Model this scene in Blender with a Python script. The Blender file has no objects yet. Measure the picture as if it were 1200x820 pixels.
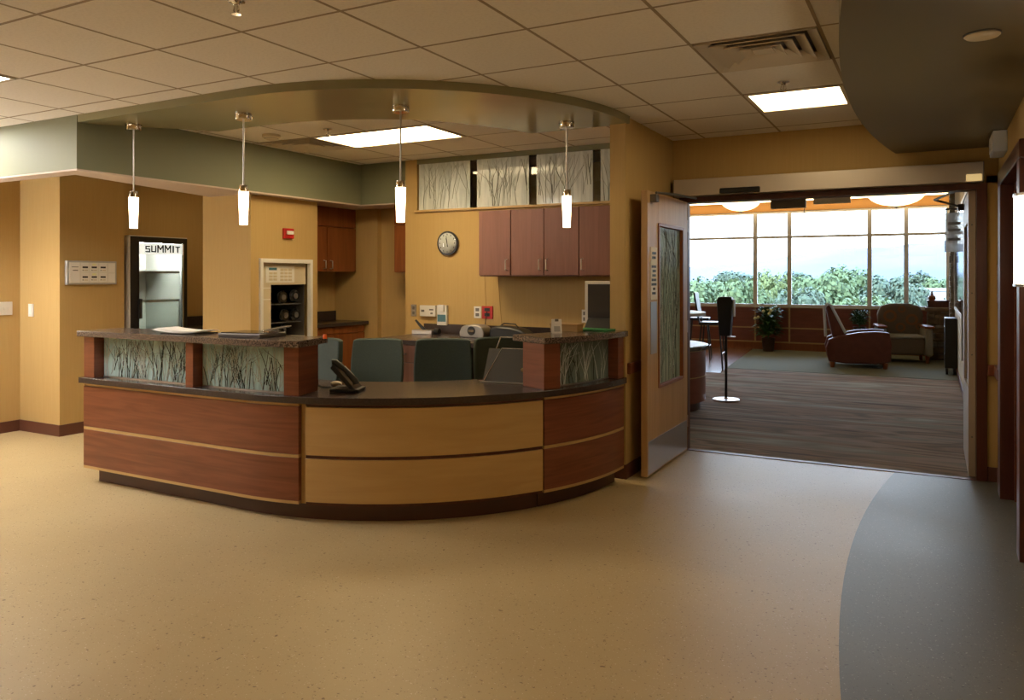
import bpy, bmesh, math, random
from math import sin, cos, radians as RAD, pi
from mathutils import Vector, Matrix, noise as mnoise

random.seed(7)
scn = bpy.context.scene
col = scn.collection

# ------------------------------------------------------------------ camera
cam_d = bpy.data.cameras.new('camera')
cam = bpy.data.objects.new('camera', cam_d); col.objects.link(cam)
cam.location = (0, 0, 1.465)
cam.rotation_euler = (RAD(90), 0, RAD(28.35))
cam_d.sensor_width = 36; cam_d.sensor_fit = 'HORIZONTAL'
cam_d.lens = 27.36
cam_d.shift_y = -0.0708
cam_d.clip_end = 6000
scn.camera = cam

# ------------------------------------------------------------------ world, sun, exposure
world = bpy.data.worlds.new('sky'); scn.world = world; world.use_nodes = True
wn = world.node_tree.nodes; wl = world.node_tree.links
wbg = wn['Background']; wbg.inputs[1].default_value = 10.5
wtc = wn.new('ShaderNodeTexCoord'); wsp = wn.new('ShaderNodeSeparateXYZ'); wr = wn.new('ShaderNodeValToRGB')
wl.new(wtc.outputs['Generated'], wsp.inputs[0]); wl.new(wsp.outputs[2], wr.inputs[0]); wl.new(wr.outputs[0], wbg.inputs[0])
wr.color_ramp.elements[0].position = 0.0; wr.color_ramp.elements[0].color = (0.80, 0.90, 1.0, 1)
wr.color_ramp.elements[1].position = 0.7; wr.color_ramp.elements[1].color = (0.42, 0.62, 1.0, 1)

sun_d = bpy.data.lights.new('sun', 'SUN'); sun = bpy.data.objects.new('sun', sun_d); col.objects.link(sun)
sun_d.energy = 5.0; sun_d.angle = RAD(0.6); sun_d.color = (1, .95, .86)
sun.rotation_euler = Vector((0.35, 0.75, -0.75)).to_track_quat('-Z', 'Y').to_euler()

WARM = (1.0, 0.77, 0.44)
COOL = (1.0, 0.96, 0.90)
L_TROFFER = 10.0
L_INNER = 19.0
L_LEFT_SCONCE = 140.0
L_HALL = 4.5
L_SCONCE = 9.0
L_PENDANT = 7.0
L_LEFT = 50.0
L_DESK = 32.0

scn.view_settings.view_transform = 'Standard'
scn.view_settings.look = 'None'
scn.view_settings.exposure = 0.12
scn.view_settings.gamma = 1.0
scn.view_settings.use_curve_mapping = False
scn.cycles.max_bounces = 10
scn.cycles.diffuse_bounces = 6
scn.cycles.glossy_bounces = 4
scn.cycles.transparent_max_bounces = 16
scn.cycles.transmission_bounces = 6
scn.cycles.sample_clamp_indirect = 6.0
scn.cycles.caustics_reflective = False
scn.cycles.caustics_refractive = False

# ------------------------------------------------------------------ materials
M = {}
def _mat(name):
    m = bpy.data.materials.new(name); m.use_nodes = True; M[name] = m
    nt = m.node_tree
    return m, nt, nt.nodes, nt.links, nt.nodes['Principled BSDF']
def mat(name, c, rough=.5, metal=0., spec=.5, c2=None, scale=(8, 8, 8), amt=(0.35, 0.65), detail=4, bump=0., coat=0., dist=0.):
    m, nt, n, l, b = _mat(name)
    b.inputs['Roughness'].default_value = rough
    b.inputs['Metallic'].default_value = metal
    b.inputs['Specular IOR Level'].default_value = spec
    b.inputs['Coat Weight'].default_value = coat
    b.inputs['Coat Roughness'].default_value = .15
    b.inputs['Base Color'].default_value = (*c, 1)
    if c2 is not None or bump:
        tc = n.new('ShaderNodeTexCoord'); mp = n.new('ShaderNodeMapping'); nz = n.new('ShaderNodeTexNoise')
        mp.inputs['Scale'].default_value = scale
        nz.inputs['Scale'].default_value = 1.0; nz.inputs['Detail'].default_value = detail; nz.inputs['Distortion'].default_value = dist
        l.new(tc.outputs['Object'], mp.inputs[0]); l.new(mp.outputs[0], nz.inputs['Vector'])
        if c2 is not None:
            r = n.new('ShaderNodeValToRGB'); l.new(nz.outputs['Fac'], r.inputs[0])
            r.color_ramp.elements[0].position = amt[0]; r.color_ramp.elements[0].color = (*c, 1)
            r.color_ramp.elements[1].position = amt[1]; r.color_ramp.elements[1].color = (*c2, 1)
            l.new(r.outputs[0], b.inputs['Base Color'])
        if bump:
            bp = n.new('ShaderNodeBump'); bp.inputs['Strength'].default_value = bump; bp.inputs['Distance'].default_value = .01
            l.new(nz.outputs['Fac'], bp.inputs['Height']); l.new(bp.outputs[0], b.inputs['Normal'])
    return m
def emit(name, c, s, base=(.9, .9, .9)):
    m, nt, n, l, b = _mat(name)
    b.inputs['Base Color'].default_value = (*base, 1)
    b.inputs['Emission Color'].default_value = (*c, 1); b.inputs['Emission Strength'].default_value = s
    return m
def thin_glass(name, tint=(1, 1, 1), refl=1.0, rough=0.0, base_refl=0.04):
    m, nt, n, l, b = _mat(name); n.remove(b)
    out = n['Material Output']; t = n.new('ShaderNodeBsdfTransparent'); g = n.new('ShaderNodeBsdfGlossy'); mx = n.new('ShaderNodeMixShader')
    fr = n.new('ShaderNodeFresnel'); fr.inputs[0].default_value = 1.45
    t.inputs[0].default_value = (*tint, 1); g.inputs['Roughness'].default_value = rough
    g.inputs[0].default_value = (refl, refl, refl, 1)
    l.new(fr.outputs[0], mx.inputs[0]); l.new(t.outputs[0], mx.inputs[1]); l.new(g.outputs[0], mx.inputs[2]); l.new(mx.outputs[0], out.inputs[0])
    return m
def resin(name, c, clear=.25, refl=.5, trans=.5):
    # translucent etched resin / frosted glass
    m, nt, n, l, b = _mat(name); n.remove(b)
    out = n['Material Output']
    tl = n.new('ShaderNodeBsdfTranslucent'); df = n.new('ShaderNodeBsdfDiffuse'); tr = n.new('ShaderNodeBsdfTransparent'); gl = n.new('ShaderNodeBsdfGlossy')
    tc = n.new('ShaderNodeTexCoord'); mp = n.new('ShaderNodeMapping'); nz = n.new('ShaderNodeTexNoise'); r = n.new('ShaderNodeValToRGB')
    mp.inputs['Scale'].default_value = (22, 22, 2.2); nz.inputs['Scale'].default_value = 1; nz.inputs['Detail'].default_value = 6; nz.inputs['Distortion'].default_value = .8
    l.new(tc.outputs['Object'], mp.inputs[0]); l.new(mp.outputs[0], nz.inputs['Vector']); l.new(nz.outputs['Fac'], r.inputs[0])
    r.color_ramp.elements[0].position = .38; r.color_ramp.elements[0].color = (c[0]*.76, c[1]*.78, c[2]*.79, 1)
    r.color_ramp.elements[1].position = .62; r.color_ramp.elements[1].color = (*c, 1)
    for s in (tl, df): l.new(r.outputs[0], s.inputs[0])
    a = n.new('ShaderNodeMixShader'); a.inputs[0].default_value = 1-trans; l.new(tl.outputs[0], a.inputs[1]); l.new(df.outputs[0], a.inputs[2])
    bm_ = n.new('ShaderNodeMixShader'); bm_.inputs[0].default_value = clear; l.new(a.outputs[0], bm_.inputs[1]); l.new(tr.outputs[0], bm_.inputs[2])
    fr = n.new('ShaderNodeFresnel'); fr.inputs[0].default_value = 1.45; gl.inputs['Roughness'].default_value = .08; gl.inputs[0].default_value = (refl, refl, refl, 1)
    cmx = n.new('ShaderNodeMixShader'); l.new(fr.outputs[0], cmx.inputs[0]); l.new(bm_.outputs[0], cmx.inputs[1]); l.new(gl.outputs[0], cmx.inputs[2])
    l.new(cmx.outputs[0], out.inputs[0])
    return m

def floor_mat(name, c, c2, speck_d, speck_l, rough):
    m, nt, n, l, b = _mat(name)
    tc = n.new('ShaderNodeTexCoord'); big = n.new('ShaderNodeTexNoise'); big.inputs['Scale'].default_value = 1.3; big.inputs['Detail'].default_value = 5
    r0 = n.new('ShaderNodeValToRGB'); r0.color_ramp.elements[0].position = .35; r0.color_ramp.elements[1].position = .68
    r0.color_ramp.elements[0].color = (*c, 1); r0.color_ramp.elements[1].color = (*c2, 1)
    l.new(tc.outputs['Object'], big.inputs['Vector']); l.new(big.outputs['Fac'], r0.inputs[0])
    prev = r0.outputs[0]
    for sc_, th, cc in ((95, .70, speck_d), (120, .70, speck_l), (40, .73, speck_d)):
        nz = n.new('ShaderNodeTexNoise'); nz.inputs['Scale'].default_value = sc_; nz.inputs['Detail'].default_value = 1
        rr = n.new('ShaderNodeValToRGB'); rr.color_ramp.elements[0].position = th; rr.color_ramp.elements[1].position = th + .04
        mx = n.new('ShaderNodeMixRGB'); mx.inputs[2].default_value = (*cc, 1)
        ad = n.new('ShaderNodeVectorMath'); ad.inputs[1].default_value = (sc_, sc_*2, 0)
        l.new(tc.outputs['Object'], ad.inputs[0]); l.new(ad.outputs[0], nz.inputs['Vector'])
        l.new(nz.outputs['Fac'], rr.inputs[0]); l.new(rr.outputs[0], mx.inputs[0]); l.new(prev, mx.inputs[1]); prev = mx.outputs[0]
    l.new(prev, b.inputs['Base Color'])
    rg = n.new('ShaderNodeMapRange'); rg.inputs[3].default_value = rough - .06; rg.inputs[4].default_value = rough + .10
    l.new(big.outputs['Fac'], rg.inputs[0]); l.new(rg.outputs[0], b.inputs['Roughness'])
    bp = n.new('ShaderNodeBump'); bp.inputs['Strength'].default_value = .06; bp.inputs['Distance'].default_value = .02
    l.new(big.outputs['Fac'], bp.inputs['Height']); l.new(bp.outputs[0], b.inputs['Normal'])
    b.inputs['Specular IOR Level'].default_value = .5
    return m

floor_mat('beige_sheet', (.43, .325, .17), (.49, .38, .205), (.20, .13, .07), (.62, .52, .36), .41)
floor_mat('slate_sheet', (.105, .103, .085), (.14, .136, .112), (.06, .06, .05), (.30, .29, .24), .42)
mat('wall_tan', (.49, .335, .135), .85, spec=.2, c2=(.51, .352, .145), scale=(70, 70, 3))
mat('wall_cream', (.68, .60, .44), .85, spec=.2)
mat('wall_orange', (.52, .28, .10), .85, spec=.2)
mat('sage', (.205, .215, .14), .55, spec=.35)
mat('sage_gloss', (.27, .255, .15), .16, spec=.6)
mat('soffit_under', (.66, .55, .48), .8, spec=.2)
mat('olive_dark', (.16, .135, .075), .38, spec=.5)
mat('tile', (.82, .78, .72), .95, spec=.1, c2=(.77, .73, .67), scale=(60, 60, 60), amt=(.45, .7), bump=.15)
mat('grid_white', (.60, .53, .43), .6)
mat('grid_bar', (.34, .27, .19), .7)
mat('slab_dark', (.30, .26, .20), .9)
mat('cherry', (.225, .074, .036), .30, spec=.45, c2=(.155, .047, .022), scale=(1.3, 1.3, 22), amt=(.38, .68), dist=1.5)
mat('cherry_v', (.215, .092, .064), .32, spec=.5, c2=(.17, .068, .046), scale=(22, 22, 1.4), amt=(.35, .7), dist=1.2)
mat('cherry_orange', (.27, .085, .025), .35, spec=.45, c2=(.20, .058, .016), scale=(18, 18, 1.4), amt=(.35, .7), dist=1.2)
mat('dark_cherry', (.105, .03, .017), .35, spec=.45, c2=(.07, .018, .01), scale=(20, 20, 1.4), amt=(.35, .7))
mat('maple', (.56, .375, .165), .33, spec=.4, c2=(.50, .325, .135), scale=(1.4, 1.4, 16), amt=(.35, .7), dist=1.0)
mat('maple_v', (.56, .36, .18), .36, spec=.4, c2=(.47, .29, .135), scale=(16, 16, 1.2), amt=(.35, .7), dist=1.0)
mat('wainscot_red', (.23, .068, .042), .38, c2=(.18, .05, .03), scale=(3, 3, 20), amt=(.35, .7))
mat('toe_dark', (.065, .022, .013), .35)
mat('base_brown', (.115, .04, .024), .45)
mat('laminate_dark', (.052, .036, .033), .26, spec=.5, c2=(.038, .026, .025), scale=(90, 90, 90))
mat('granite', (.19, .14, .115), .16, spec=.6, c2=(.045, .035, .033), scale=(115, 115, 115), amt=(.43, .55), detail=2)
mat('chrome', (.75, .73, .70), .14, metal=1.)
mat('steel', (.55, .53, .52), .32, metal=1.)
mat('olive_metal', (.062, .057, .045), .45)
mat('silver', (.33, .32, .31), .35, metal=.6)
mat('steel_dark', (.18, .17, .165), .4, metal=.7)
mat('black', (.012, .012, .013), .4)
mat('black_gloss', (.01, .01, .011), .15)
mat('white_plastic', (.74, .72, .68), .4)
mat('beige_plastic', (.60, .52, .37), .45)
mat('grey_plastic', (.40, .40, .40), .45)
mat('paper', (.82, .80, .77), .7)
mat('red_plastic', (.42, .012, .012), .35)
mat('orange_plastic', (.85, .16, .02), .4)
mat('green_folder', (.02, .22, .06), .5)
mat('brown_box', (.34, .20, .07), .8)
mat('green_fabric', (.032, .048, .040), .7, c2=(.042, .062, .052), scale=(120, 120, 120), bump=.1)
mat('maroon_leather', (.13, .035, .024), .42, c2=(.10, .026, .018), scale=(10, 10, 10))
mat('taupe_fabric', (.15, .12, .09), .9)
mat('grey_fabric', (.30, .29, .26), .9)
mat('circle_fabric', (.25, .12, .06), .9)
mat('stone', (.27, .20, .135), .85, c2=(.16, .115, .08), scale=(6, 6, 14), bump=.4)
mat('stone_grey', (.34, .31, .26), .85, c2=(.20, .18, .15), scale=(6, 6, 14), bump=.4)
mat('leaf', (.05, .15, .03), .5, c2=(.03, .085, .02), scale=(20, 20, 20))
mat('flower', (.85, .85, .5), .6)
mat('pot', (.05, .025, .018), .35)
mat('wood_floor', (.30, .16, .10), .22, c2=(.22, .11, .07), scale=(2, 18, 2))
mat('tree_leaf', (.052, .085, .030), .8, c2=(.10, .145, .058), scale=(.9, .9, .9), amt=(.3, .7), detail=6)
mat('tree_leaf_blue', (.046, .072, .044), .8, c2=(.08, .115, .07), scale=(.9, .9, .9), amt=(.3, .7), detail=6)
mat('tree_leaf_yellow', (.070, .10, .026), .8, c2=(.12, .15, .048), scale=(.9, .9, .9), amt=(.3, .7), detail=6)
mat('bark', (.05, .09, .06), .9)
mat('ground', (.05, .07, .03), .95, c2=(.08, .09, .05), scale=(.02, .02, .02))
mat('hill', (.085, .105, .13), .95, c2=(.11, .13, .148), scale=(.006, .006, .012), detail=6)  # bluish distance haze is painted into the base colour
mat('white_wall', (.30, .31, .32), .8)
mat('frame_metal', (.80, .78, .74), .45)
mat('door_stop', (.42, .33, .24), .5)
mat('operator_metal', (.58, .51, .44), .38, metal=.35)
mat('reed_dark', (.025, .03, .028), .6)
mat('reed_frost', (.58, .61, .57), .6)
mat('reed_light', (.75, .82, .82), .6)
mat('reed_mid', (.16, .20, .20), .6)
mat('mirror_dark', (.05, .05, .055), .05)
mat('cloth_blue', (.55, .60, .68), .8)
thin_glass('pane_glass', (.97, .99, .99))
thin_glass('display_glass', (.92, .95, .93))
thin_glass('tube_glass', (.80, .78, .72), refl=1.0)
resin('resin_teal', (.70, .95, .98), clear=.06, trans=.3)
resin('resin_frost', (.92, .97, .96), clear=.08, trans=.25)
resin('sign_film', (.95, .96, .97), clear=.35, refl=.3, trans=.95)
resin('resin_grey', (.34, .42, .38), clear=.10, refl=.4)
resin('resin_sage', (.50, .66, .62), clear=.02, refl=.35, trans=.1)
emit('lamp_white', (1.0, .80, .52), L_PENDANT)
emit('troffer_lens', WARM, L_TROFFER)
emit('troffer_left', COOL, L_LEFT)
emit('troffer_inner', WARM, L_INNER)
emit('sconce_left', (1.0, .93, .84), L_LEFT_SCONCE)
emit('troffer_back', WARM, 40.0)
emit('troffer_desk', COOL, L_DESK)
emit('cove_lamp', (1.0, .72, .38), 9.0)
emit('troffer_hall', WARM, L_HALL)
emit('sconce_shade', (1.0, .86, .62), L_SCONCE)
emit('bowl_shade', (1.0, .70, .38), 4.0)
emit('fridge_glow', (.95, 1.0, .90), 0.75)
emit('fridge_lamp', (.98, 1.0, .94), 150.0)
emit('amber_light', (1.0, .72, .30), .5, base=(.7, .5, .25))
emit('led_panel', (.1, .25, .22), .25, base=(.02, .04, .04))

# carpet
m, nt, n, l, b = _mat('carpet')
tc = n.new('ShaderNodeTexCoord'); mp = n.new('ShaderNodeMapping'); mp.inputs['Scale'].default_value = (.20, 1.25, 1)
mp.inputs['Rotation'].default_value = (0, 0, RAD(-4))
wv = n.new('ShaderNodeTexNoise'); wv.inputs['Scale'].default_value = 2.6; wv.inputs['Detail'].default_value = 3; wv.inputs['Distortion'].default_value = .7
rr = n.new('ShaderNodeValToRGB'); els = rr.color_ramp.elements
els[0].position = .33; els[0].color = (.11, .088, .065, 1); els[1].position = .70; els[1].color = (.40, .37, .28, 1)
for p_, c_ in ((.43, (.32, .22, .155)), (.49, (.18, .14, .10)), (.55, (.38, .28, .21)), (.61, (.24, .215, .16))):
    e_ = els.new(p_); e_.color = (*c_, 1)
fz = n.new('ShaderNodeTexNoise'); fz.inputs['Scale'].default_value = 160
bp = n.new('ShaderNodeBump'); bp.inputs['Strength'].default_value = .4; bp.inputs['Distance'].default_value = .004
l.new(tc.outputs['Object'], mp.inputs[0]); l.new(mp.outputs[0], wv.inputs['Vector']); l.new(wv.outputs['Fac'], rr.inputs[0]); l.new(rr.outputs[0], b.inputs['Base Color'])
l.new(tc.outputs['Object'], fz.inputs['Vector']); l.new(fz.outputs['Fac'], bp.inputs['Height']); l.new(bp.outputs[0], b.inputs['Normal'])
b.inputs['Roughness'].default_value = .95; b.inputs['Specular IOR Level'].default_value = .1
mat('carpet_green', (.22, .225, .165), .95, spec=.1, c2=(.18, .185, .135), scale=(120, 120, 120))

# ------------------------------------------------------------------ mesh helpers
def wloc(o):
    v = Vector((0, 0, 0))
    while o is not None:
        v += o.location; o = o.parent
    return v
CX, CY = -3.778, 5.29      # centre of the reception counter's quarter round
def pth(r, t0, t1, step=3.0):
    """points on the counter path: t<0 metres along the straight run, t>=0 degrees round the curve"""
    out = []
    if t0 < 0:
        e = min(t1, 0)
        for k in range(5): out.append((CX + t0 + (e - t0)*k/4, CY - r))
    if t1 > 0:
        a0 = max(t0, 0); nseg = max(2, int((t1 - a0)/step) + 1)
        for k in range(nseg + 1):
            if t0 < 0 and k == 0: continue
            a = RAD(-90 + a0 + (t1 - a0)*k/nseg); out.append((CX + r*cos(a), CY + r*sin(a)))
    return out
class MB:
    def __init__(s, T=None): s.v = []; s.f = []; s.T = T
    def add(s, vs, fs):
        o = len(s.v)
        s.v += [s.T @ Vector(p) if s.T else Vector(p) for p in vs]; s.f += [[i + o for i in f] for f in fs]; return s
    def box(s, x0, x1, y0, y1, z0, z1):
        return s.add([(x0,y0,z0),(x1,y0,z0),(x1,y1,z0),(x0,y1,z0),(x0,y0,z1),(x1,y0,z1),(x1,y1,z1),(x0,y1,z1)],
                     [(0,3,2,1),(4,5,6,7),(0,1,5,4),(1,2,6,5),(2,3,7,6),(3,0,4,7)])
    def prism(s, poly, z0, z1):
        k = len(poly)
        return s.add([(x,y,z0) for x,y in poly] + [(x,y,z1) for x,y in poly],
                     [list(range(k))[::-1], list(range(k, 2*k))] + [(i,(i+1)%k,k+(i+1)%k,k+i) for i in range(k)])
    def prism_x(s, poly, x0, x1):      # poly of (y,z)
        k = len(poly)
        return s.add([(x0,y,z) for y,z in poly] + [(x1,y,z) for y,z in poly],
                     [list(range(k)), list(range(k, 2*k))[::-1]] + [(i,k+i,k+(i+1)%k,(i+1)%k) for i in range(k)])
    def prism_y(s, poly, y0, y1):      # poly of (x,z)
        k = len(poly)
        return s.add([(x,y0,z) for x,z in poly] + [(x,y1,z) for x,z in poly],
                     [list(range(k)), list(range(k, 2*k))[::-1]] + [(i,k+i,k+(i+1)%k,(i+1)%k) for i in range(k)])
    def arc(s, r0, r1, t0, t1, z0, z1, step=3.0):   # strip slab along the counter path
        A_ = pth(r1, t0, t1, step); B_ = pth(r0, t0, t1, step); k = len(A_)
        vs = [(x,y,z0) for x,y in A_] + [(x,y,z1) for x,y in A_] + [(x,y,z0) for x,y in B_] + [(x,y,z1) for x,y in B_]
        fs = [(0, k, 3*k, 2*k), (k-1, 3*k-1, 4*k-1, 2*k-1)]
        for i in range(k-1):
            fs += [(i,i+1,k+i+1,k+i), (2*k+i,3*k+i,3*k+i+1,2*k+i+1), (k+i,k+i+1,3*k+i+1,3*k+i), (i,2*k+i,2*k+i+1,i+1)]
        return s.add(vs, fs)
    def cyl(s, cx, cy, z0, z1, r, r2=None, n=24):
        r2 = r if r2 is None else r2
        return s.add([(cx+r*cos(2*pi*i/n), cy+r*sin(2*pi*i/n), z0) for i in range(n)] + [(cx+r2*cos(2*pi*i/n), cy+r2*sin(2*pi*i/n), z1) for i in range(n)],
                     [list(range(n))[::-1], list(range(n,2*n))] + [(i,(i+1)%n,n+(i+1)%n,n+i) for i in range(n)])
    def lathe(s, prof, cx, cy, n=24):
        vs = []; fs = []
        for r, z in prof: vs += [(cx+r*cos(2*pi*i/n), cy+r*sin(2*pi*i/n), z) for i in range(n)]
        for j in range(len(prof)-1): fs += [(j*n+i, j*n+(i+1)%n, (j+1)*n+(i+1)%n, (j+1)*n+i) for i in range(n)]
        fs += [list(range(n))[::-1], list(range((len(prof)-1)*n, len(prof)*n))]
        return s.add(vs, fs)
    def disc_ax(s, c, axis, r, h, n=24, r2=None):   # short cylinder along axis 'x' or 'y' from c
        r2 = r if r2 is None else r2
        vs = []
        for q, rr_ in ((0, r), (h, r2)):
            for i in range(n):
                a = 2*pi*i/n
                vs.append((c[0]+q, c[1]+rr_*cos(a), c[2]+rr_*sin(a)) if axis == 'x' else (c[0]+rr_*cos(a), c[1]+q, c[2]+rr_*sin(a)))
        return s.add(vs, [list(range(n)), list(range(n,2*n))[::-1]] + [(i,n+i,n+(i+1)%n,(i+1)%n) for i in range(n)])
    def tube(s, pts, r, n=8):
        pts = [Vector(p) for p in pts]; vs = []; fs = []
        for k, p in enumerate(pts):
            d = (pts[min(k+1, len(pts)-1)] - pts[max(k-1, 0)]).normalized()
            u = d.orthogonal().normalized() if k == 0 else (u - d*u.dot(d)).normalized()
            w = d.cross(u)
            rr_ = r[k] if isinstance(r, (list, tuple)) else r
            vs += [tuple(p + u*rr_*cos(2*pi*i/n) + w*rr_*sin(2*pi*i/n)) for i in range(n)]
        for k in range(len(pts)-1): fs += [(k*n+i, k*n+(i+1)%n, (k+1)*n+(i+1)%n, (k+1)*n+i) for i in range(n)]
        fs += [list(range(n))[::-1], list(range((len(pts)-1)*n, len(pts)*n))]
        return s.add(vs, fs)
    def ico(s, c, r, sub=1, jit=0., sq=(1,1,1)):
        bm = bmesh.new(); bmesh.ops.create_icosphere(bm, subdivisions=sub, radius=1)
        vs = []
        for v in bm.verts:
            k = 1 + (mnoise.noise(Vector(v.co)*1.7 + Vector(c)*3.1)*jit if jit else 0)
            vs.append((c[0]+v.co.x*r*k*sq[0], c[1]+v.co.y*r*k*sq[1], c[2]+v.co.z*r*k*sq[2]))
        fs = [[v.index for v in f.verts] for f in bm.faces]; bm.free()
        return s.add(vs, fs)
    def build(s, name, m, parent=None, bevel=0., smooth=False, local=False, kind=None, seg=2):
        me = bpy.data.meshes.new(name)
        if parent is not None and not local:
            w = wloc(parent)
        elif parent is None and not local:
            xs = [p.x for p in s.v]; ys = [p.y for p in s.v]; zs = [p.z for p in s.v]
            w = Vector(((min(xs)+max(xs))/2, (min(ys)+max(ys))/2, min(zs)))
        else: w = Vector((0,0,0))
        me.from_pydata([tuple(p - w) for p in s.v], [], s.f)
        bm = bmesh.new(); bm.from_mesh(me); bmesh.ops.recalc_face_normals(bm, faces=bm.faces); bm.to_mesh(me); bm.free()
        o = bpy.data.objects.new(name, me); col.objects.link(o)
        if parent is not None: o.parent = parent
        elif not local: o.location = w
        me.materials.append(M[m])
        if smooth:
            me.polygons.foreach_set('use_smooth', [True]*len(me.polygons)); me.set_sharp_from_angle(angle=RAD(38))
        if bevel:
            b_ = o.modifiers.new('bevel', 'BEVEL'); b_.width = bevel; b_.segments = seg; b_.limit_method = 'ANGLE'; b_.angle_limit = RAD(40)
        if kind: o['kind'] = kind
        return o
def tag(o, label, cat=None, group=None, kind=None):
    o['label'] = label
    if cat: o['category'] = cat
    if group: o['group'] = group
    if kind: o['kind'] = kind
    return o
def thing(name, label, cat, loc=(0,0,0), rotz=0., group=None):
    o = bpy.data.objects.new(name, None); col.objects.link(o); o.location = loc; o.rotation_euler = (0,0,rotz); o.empty_display_size = .1
    return tag(o, label, cat, group)
def dup(root, loc, rotz, label, group=None):
    def cp(o, par):
        c = o.copy(); col.objects.link(c); c.parent = par
        for ch in [x for x in o.children]: cp(ch, c)
        return c
    r = cp(root, None); r.location = loc; r.rotation_euler = (0,0,rotz); r['label'] = label
    if group: r['group'] = group
    return r
def struct(name, mb, m, label, cat='wall', **k):
    o = mb.build(name, m, **k); return tag(o, label, cat, kind='structure')
def B(*a): return MB().box(*a)

# ================================================================== SETTING
CEIL = 2.635
# ---- floors
fl = struct('floor', B(-8.6, 1.2, -4.2, 6.56, -.12, 0), 'beige_sheet', 'beige speckled sheet floor of the reception hall', 'floor')
arcp = [(-.387 + (y-4.6)**2/26, y) for y in [.1 + k*.25 for k in range(30)] if y < 6.55] + [(-.387 + (6.56-4.6)**2/26, 6.56)]
tag(MB().prism(arcp + [(1.2, 6.56), (1.2, .1)], -.004, .0015).build('floor_inlay', 'slate_sheet', fl), 'slate grey speckled floor inlay with a curved edge')
B(-1.86, .34, 6.52, 6.58, -.02, .004).build('threshold', 'base_brown', fl)
B(-8.6, -2.45, 6.56, 7.7, -.12, 0).build('corridor_floor', 'beige_sheet', fl)
fl2 = struct('floor_lounge', B(-9.0, 1.2, 6.57, 17.0, -.13, -.003), 'carpet', 'carpet with wavy brown and grey stripes in the lounge', 'floor')
MB().prism([(-2.93, 12.75), (1.2, 12.75), (1.2, 17), (-3.28, 17)], -.02, .002).build('carpet_border', 'carpet_green', fl2)
MB().prism([(-9, 12.0), (-2.85, 12.0), (-2.93, 12.75), (-3.28, 17), (-9, 17)], -.02, .003).build('wood_floor', 'wood_floor', fl2)

# ---- walls of the hall
def wall(name, m, label, *boxes):
    mb = MB()
    for b_ in boxes: mb.box(*b_)
    return struct(name, mb, m, label, 'wall')
wall('wall_left', 'wall_tan', 'tan papered wall at the far left with a switch plate', (-7.85, -7.7, -4.2, 4.4, 0, 2.7))
wall('wall_pier', 'wall_tan', 'tan wall pier carrying the annunciator panel', (-7.85, -7.07, 4.33, 4.98, 0, 2.7))
wall('wall_alcove', 'wall_tan', 'tan wall closing the alcove behind the refrigerator', (-7.95, -7.8, 4.98, 7.2, 0, 2.7), (-7.8, -6.2, 7.0, 7.15, 0, 2.7))
TY0, TY1, TZ0, TZ1 = 5.30, 6.00, .62, 1.645        # niche of the tube station
wall('wall_station', 'wall_tan', 'tan wall block with the recessed tube station', (-6.2, -5.56, 5.2, TY0, 0, 2.7), (-6.2, -5.56, TY1, 6.09, 0, 2.7),
     (-6.2, -5.56, TY0, TY1, TZ1, 2.7), (-6.2, -5.56, TY0, TY1, 0, TZ0), (-6.2, -6.05, TY0, TY1, TZ0, TZ1), (-6.2, -6.12, 6.09, 7.0, 0, 2.7))
wall('wall_kitchenette', 'wall_tan', 'tan wall beside the orange cherry cabinets', (-6.2, -5.5, 7.0, 7.15, 0, 2.7), (-5.5, -4.72, 7.07, 7.2, 0, 2.7), (-4.72, -2.32, 7.6, 7.72, 0, 3.1), (-4.74, -4.62, 7.07, 7.7, 0, 2.7))
wall('wall_clock', 'wall_tan', 'tan wall with the clock, wall cabinets and a glazed opening above', (-4.82, -2.08, 6.6, 6.7, 0, 2.135), (-4.82, -4.675, 6.6, 6.7, 2.135, 2.70))
wall('wall_pillar', 'wall_tan', 'tan end wall between the desk and the open door', (-2.08, -1.96, 5.37, 6.62, 0, 2.70))
wall('wall_entry', 'wall_tan', 'tan wall above the double doors', (-2.08, .42, 6.55, 6.68, 2.145, 3.05), (-2.02, -1.90, 6.55, 6.62, 0, 2.2), (.345, .42, 6.55, 6.68, 0, 2.2))
wall('wall_right', 'wall_tan', 'tan wall on the right with the dark door casing', (.42, .55, 6.14, 6.68, 0, 2.7), (.42, .55, -4.2, 4.86, 0, 2.7), (.42, .55, 4.86, 6.14, 2.10, 2.7))
wall('wall_front', 'wall_tan', 'tan wall behind the viewer', (-7.85, .55, -4.3, -4.15, 0, 2.7))
# ---- lounge shell
wall('wall_lounge_right', 'wall_cream', 'cream wall on the right of the lounge', (.34, .48, 6.68, 16.6, 0, 3.05))
wall('wall_lounge_left', 'wall_cream', 'cream wall far to the left of the lounge', (-8.2, -8.05, 7.7, 16.6, 0, 3.05), (-8.05, -4.72, 7.72, 7.84, 0, 3.05), (-2.44, -2.32, 6.70, 7.72, 0, 3.05))
wall('wall_window', 'wall_orange', 'orange wall above and beside the lounge windows', (-8.05, .34, 16.4, 16.6, 2.79, 3.05), (-8.05, .34, 16.44, 16.6, 0, .86), (.27, .34, 16.4, 16.6, .86, 2.79), (-8.05, -7.7, 16.4, 16.6, .86, 2.79))
lc = struct('ceiling_lounge', B(-8.2, .5, 6.68, 16.7, 3.05, 3.2), 'wall_cream', 'cream ceiling of the lounge', 'ceiling')

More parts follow.
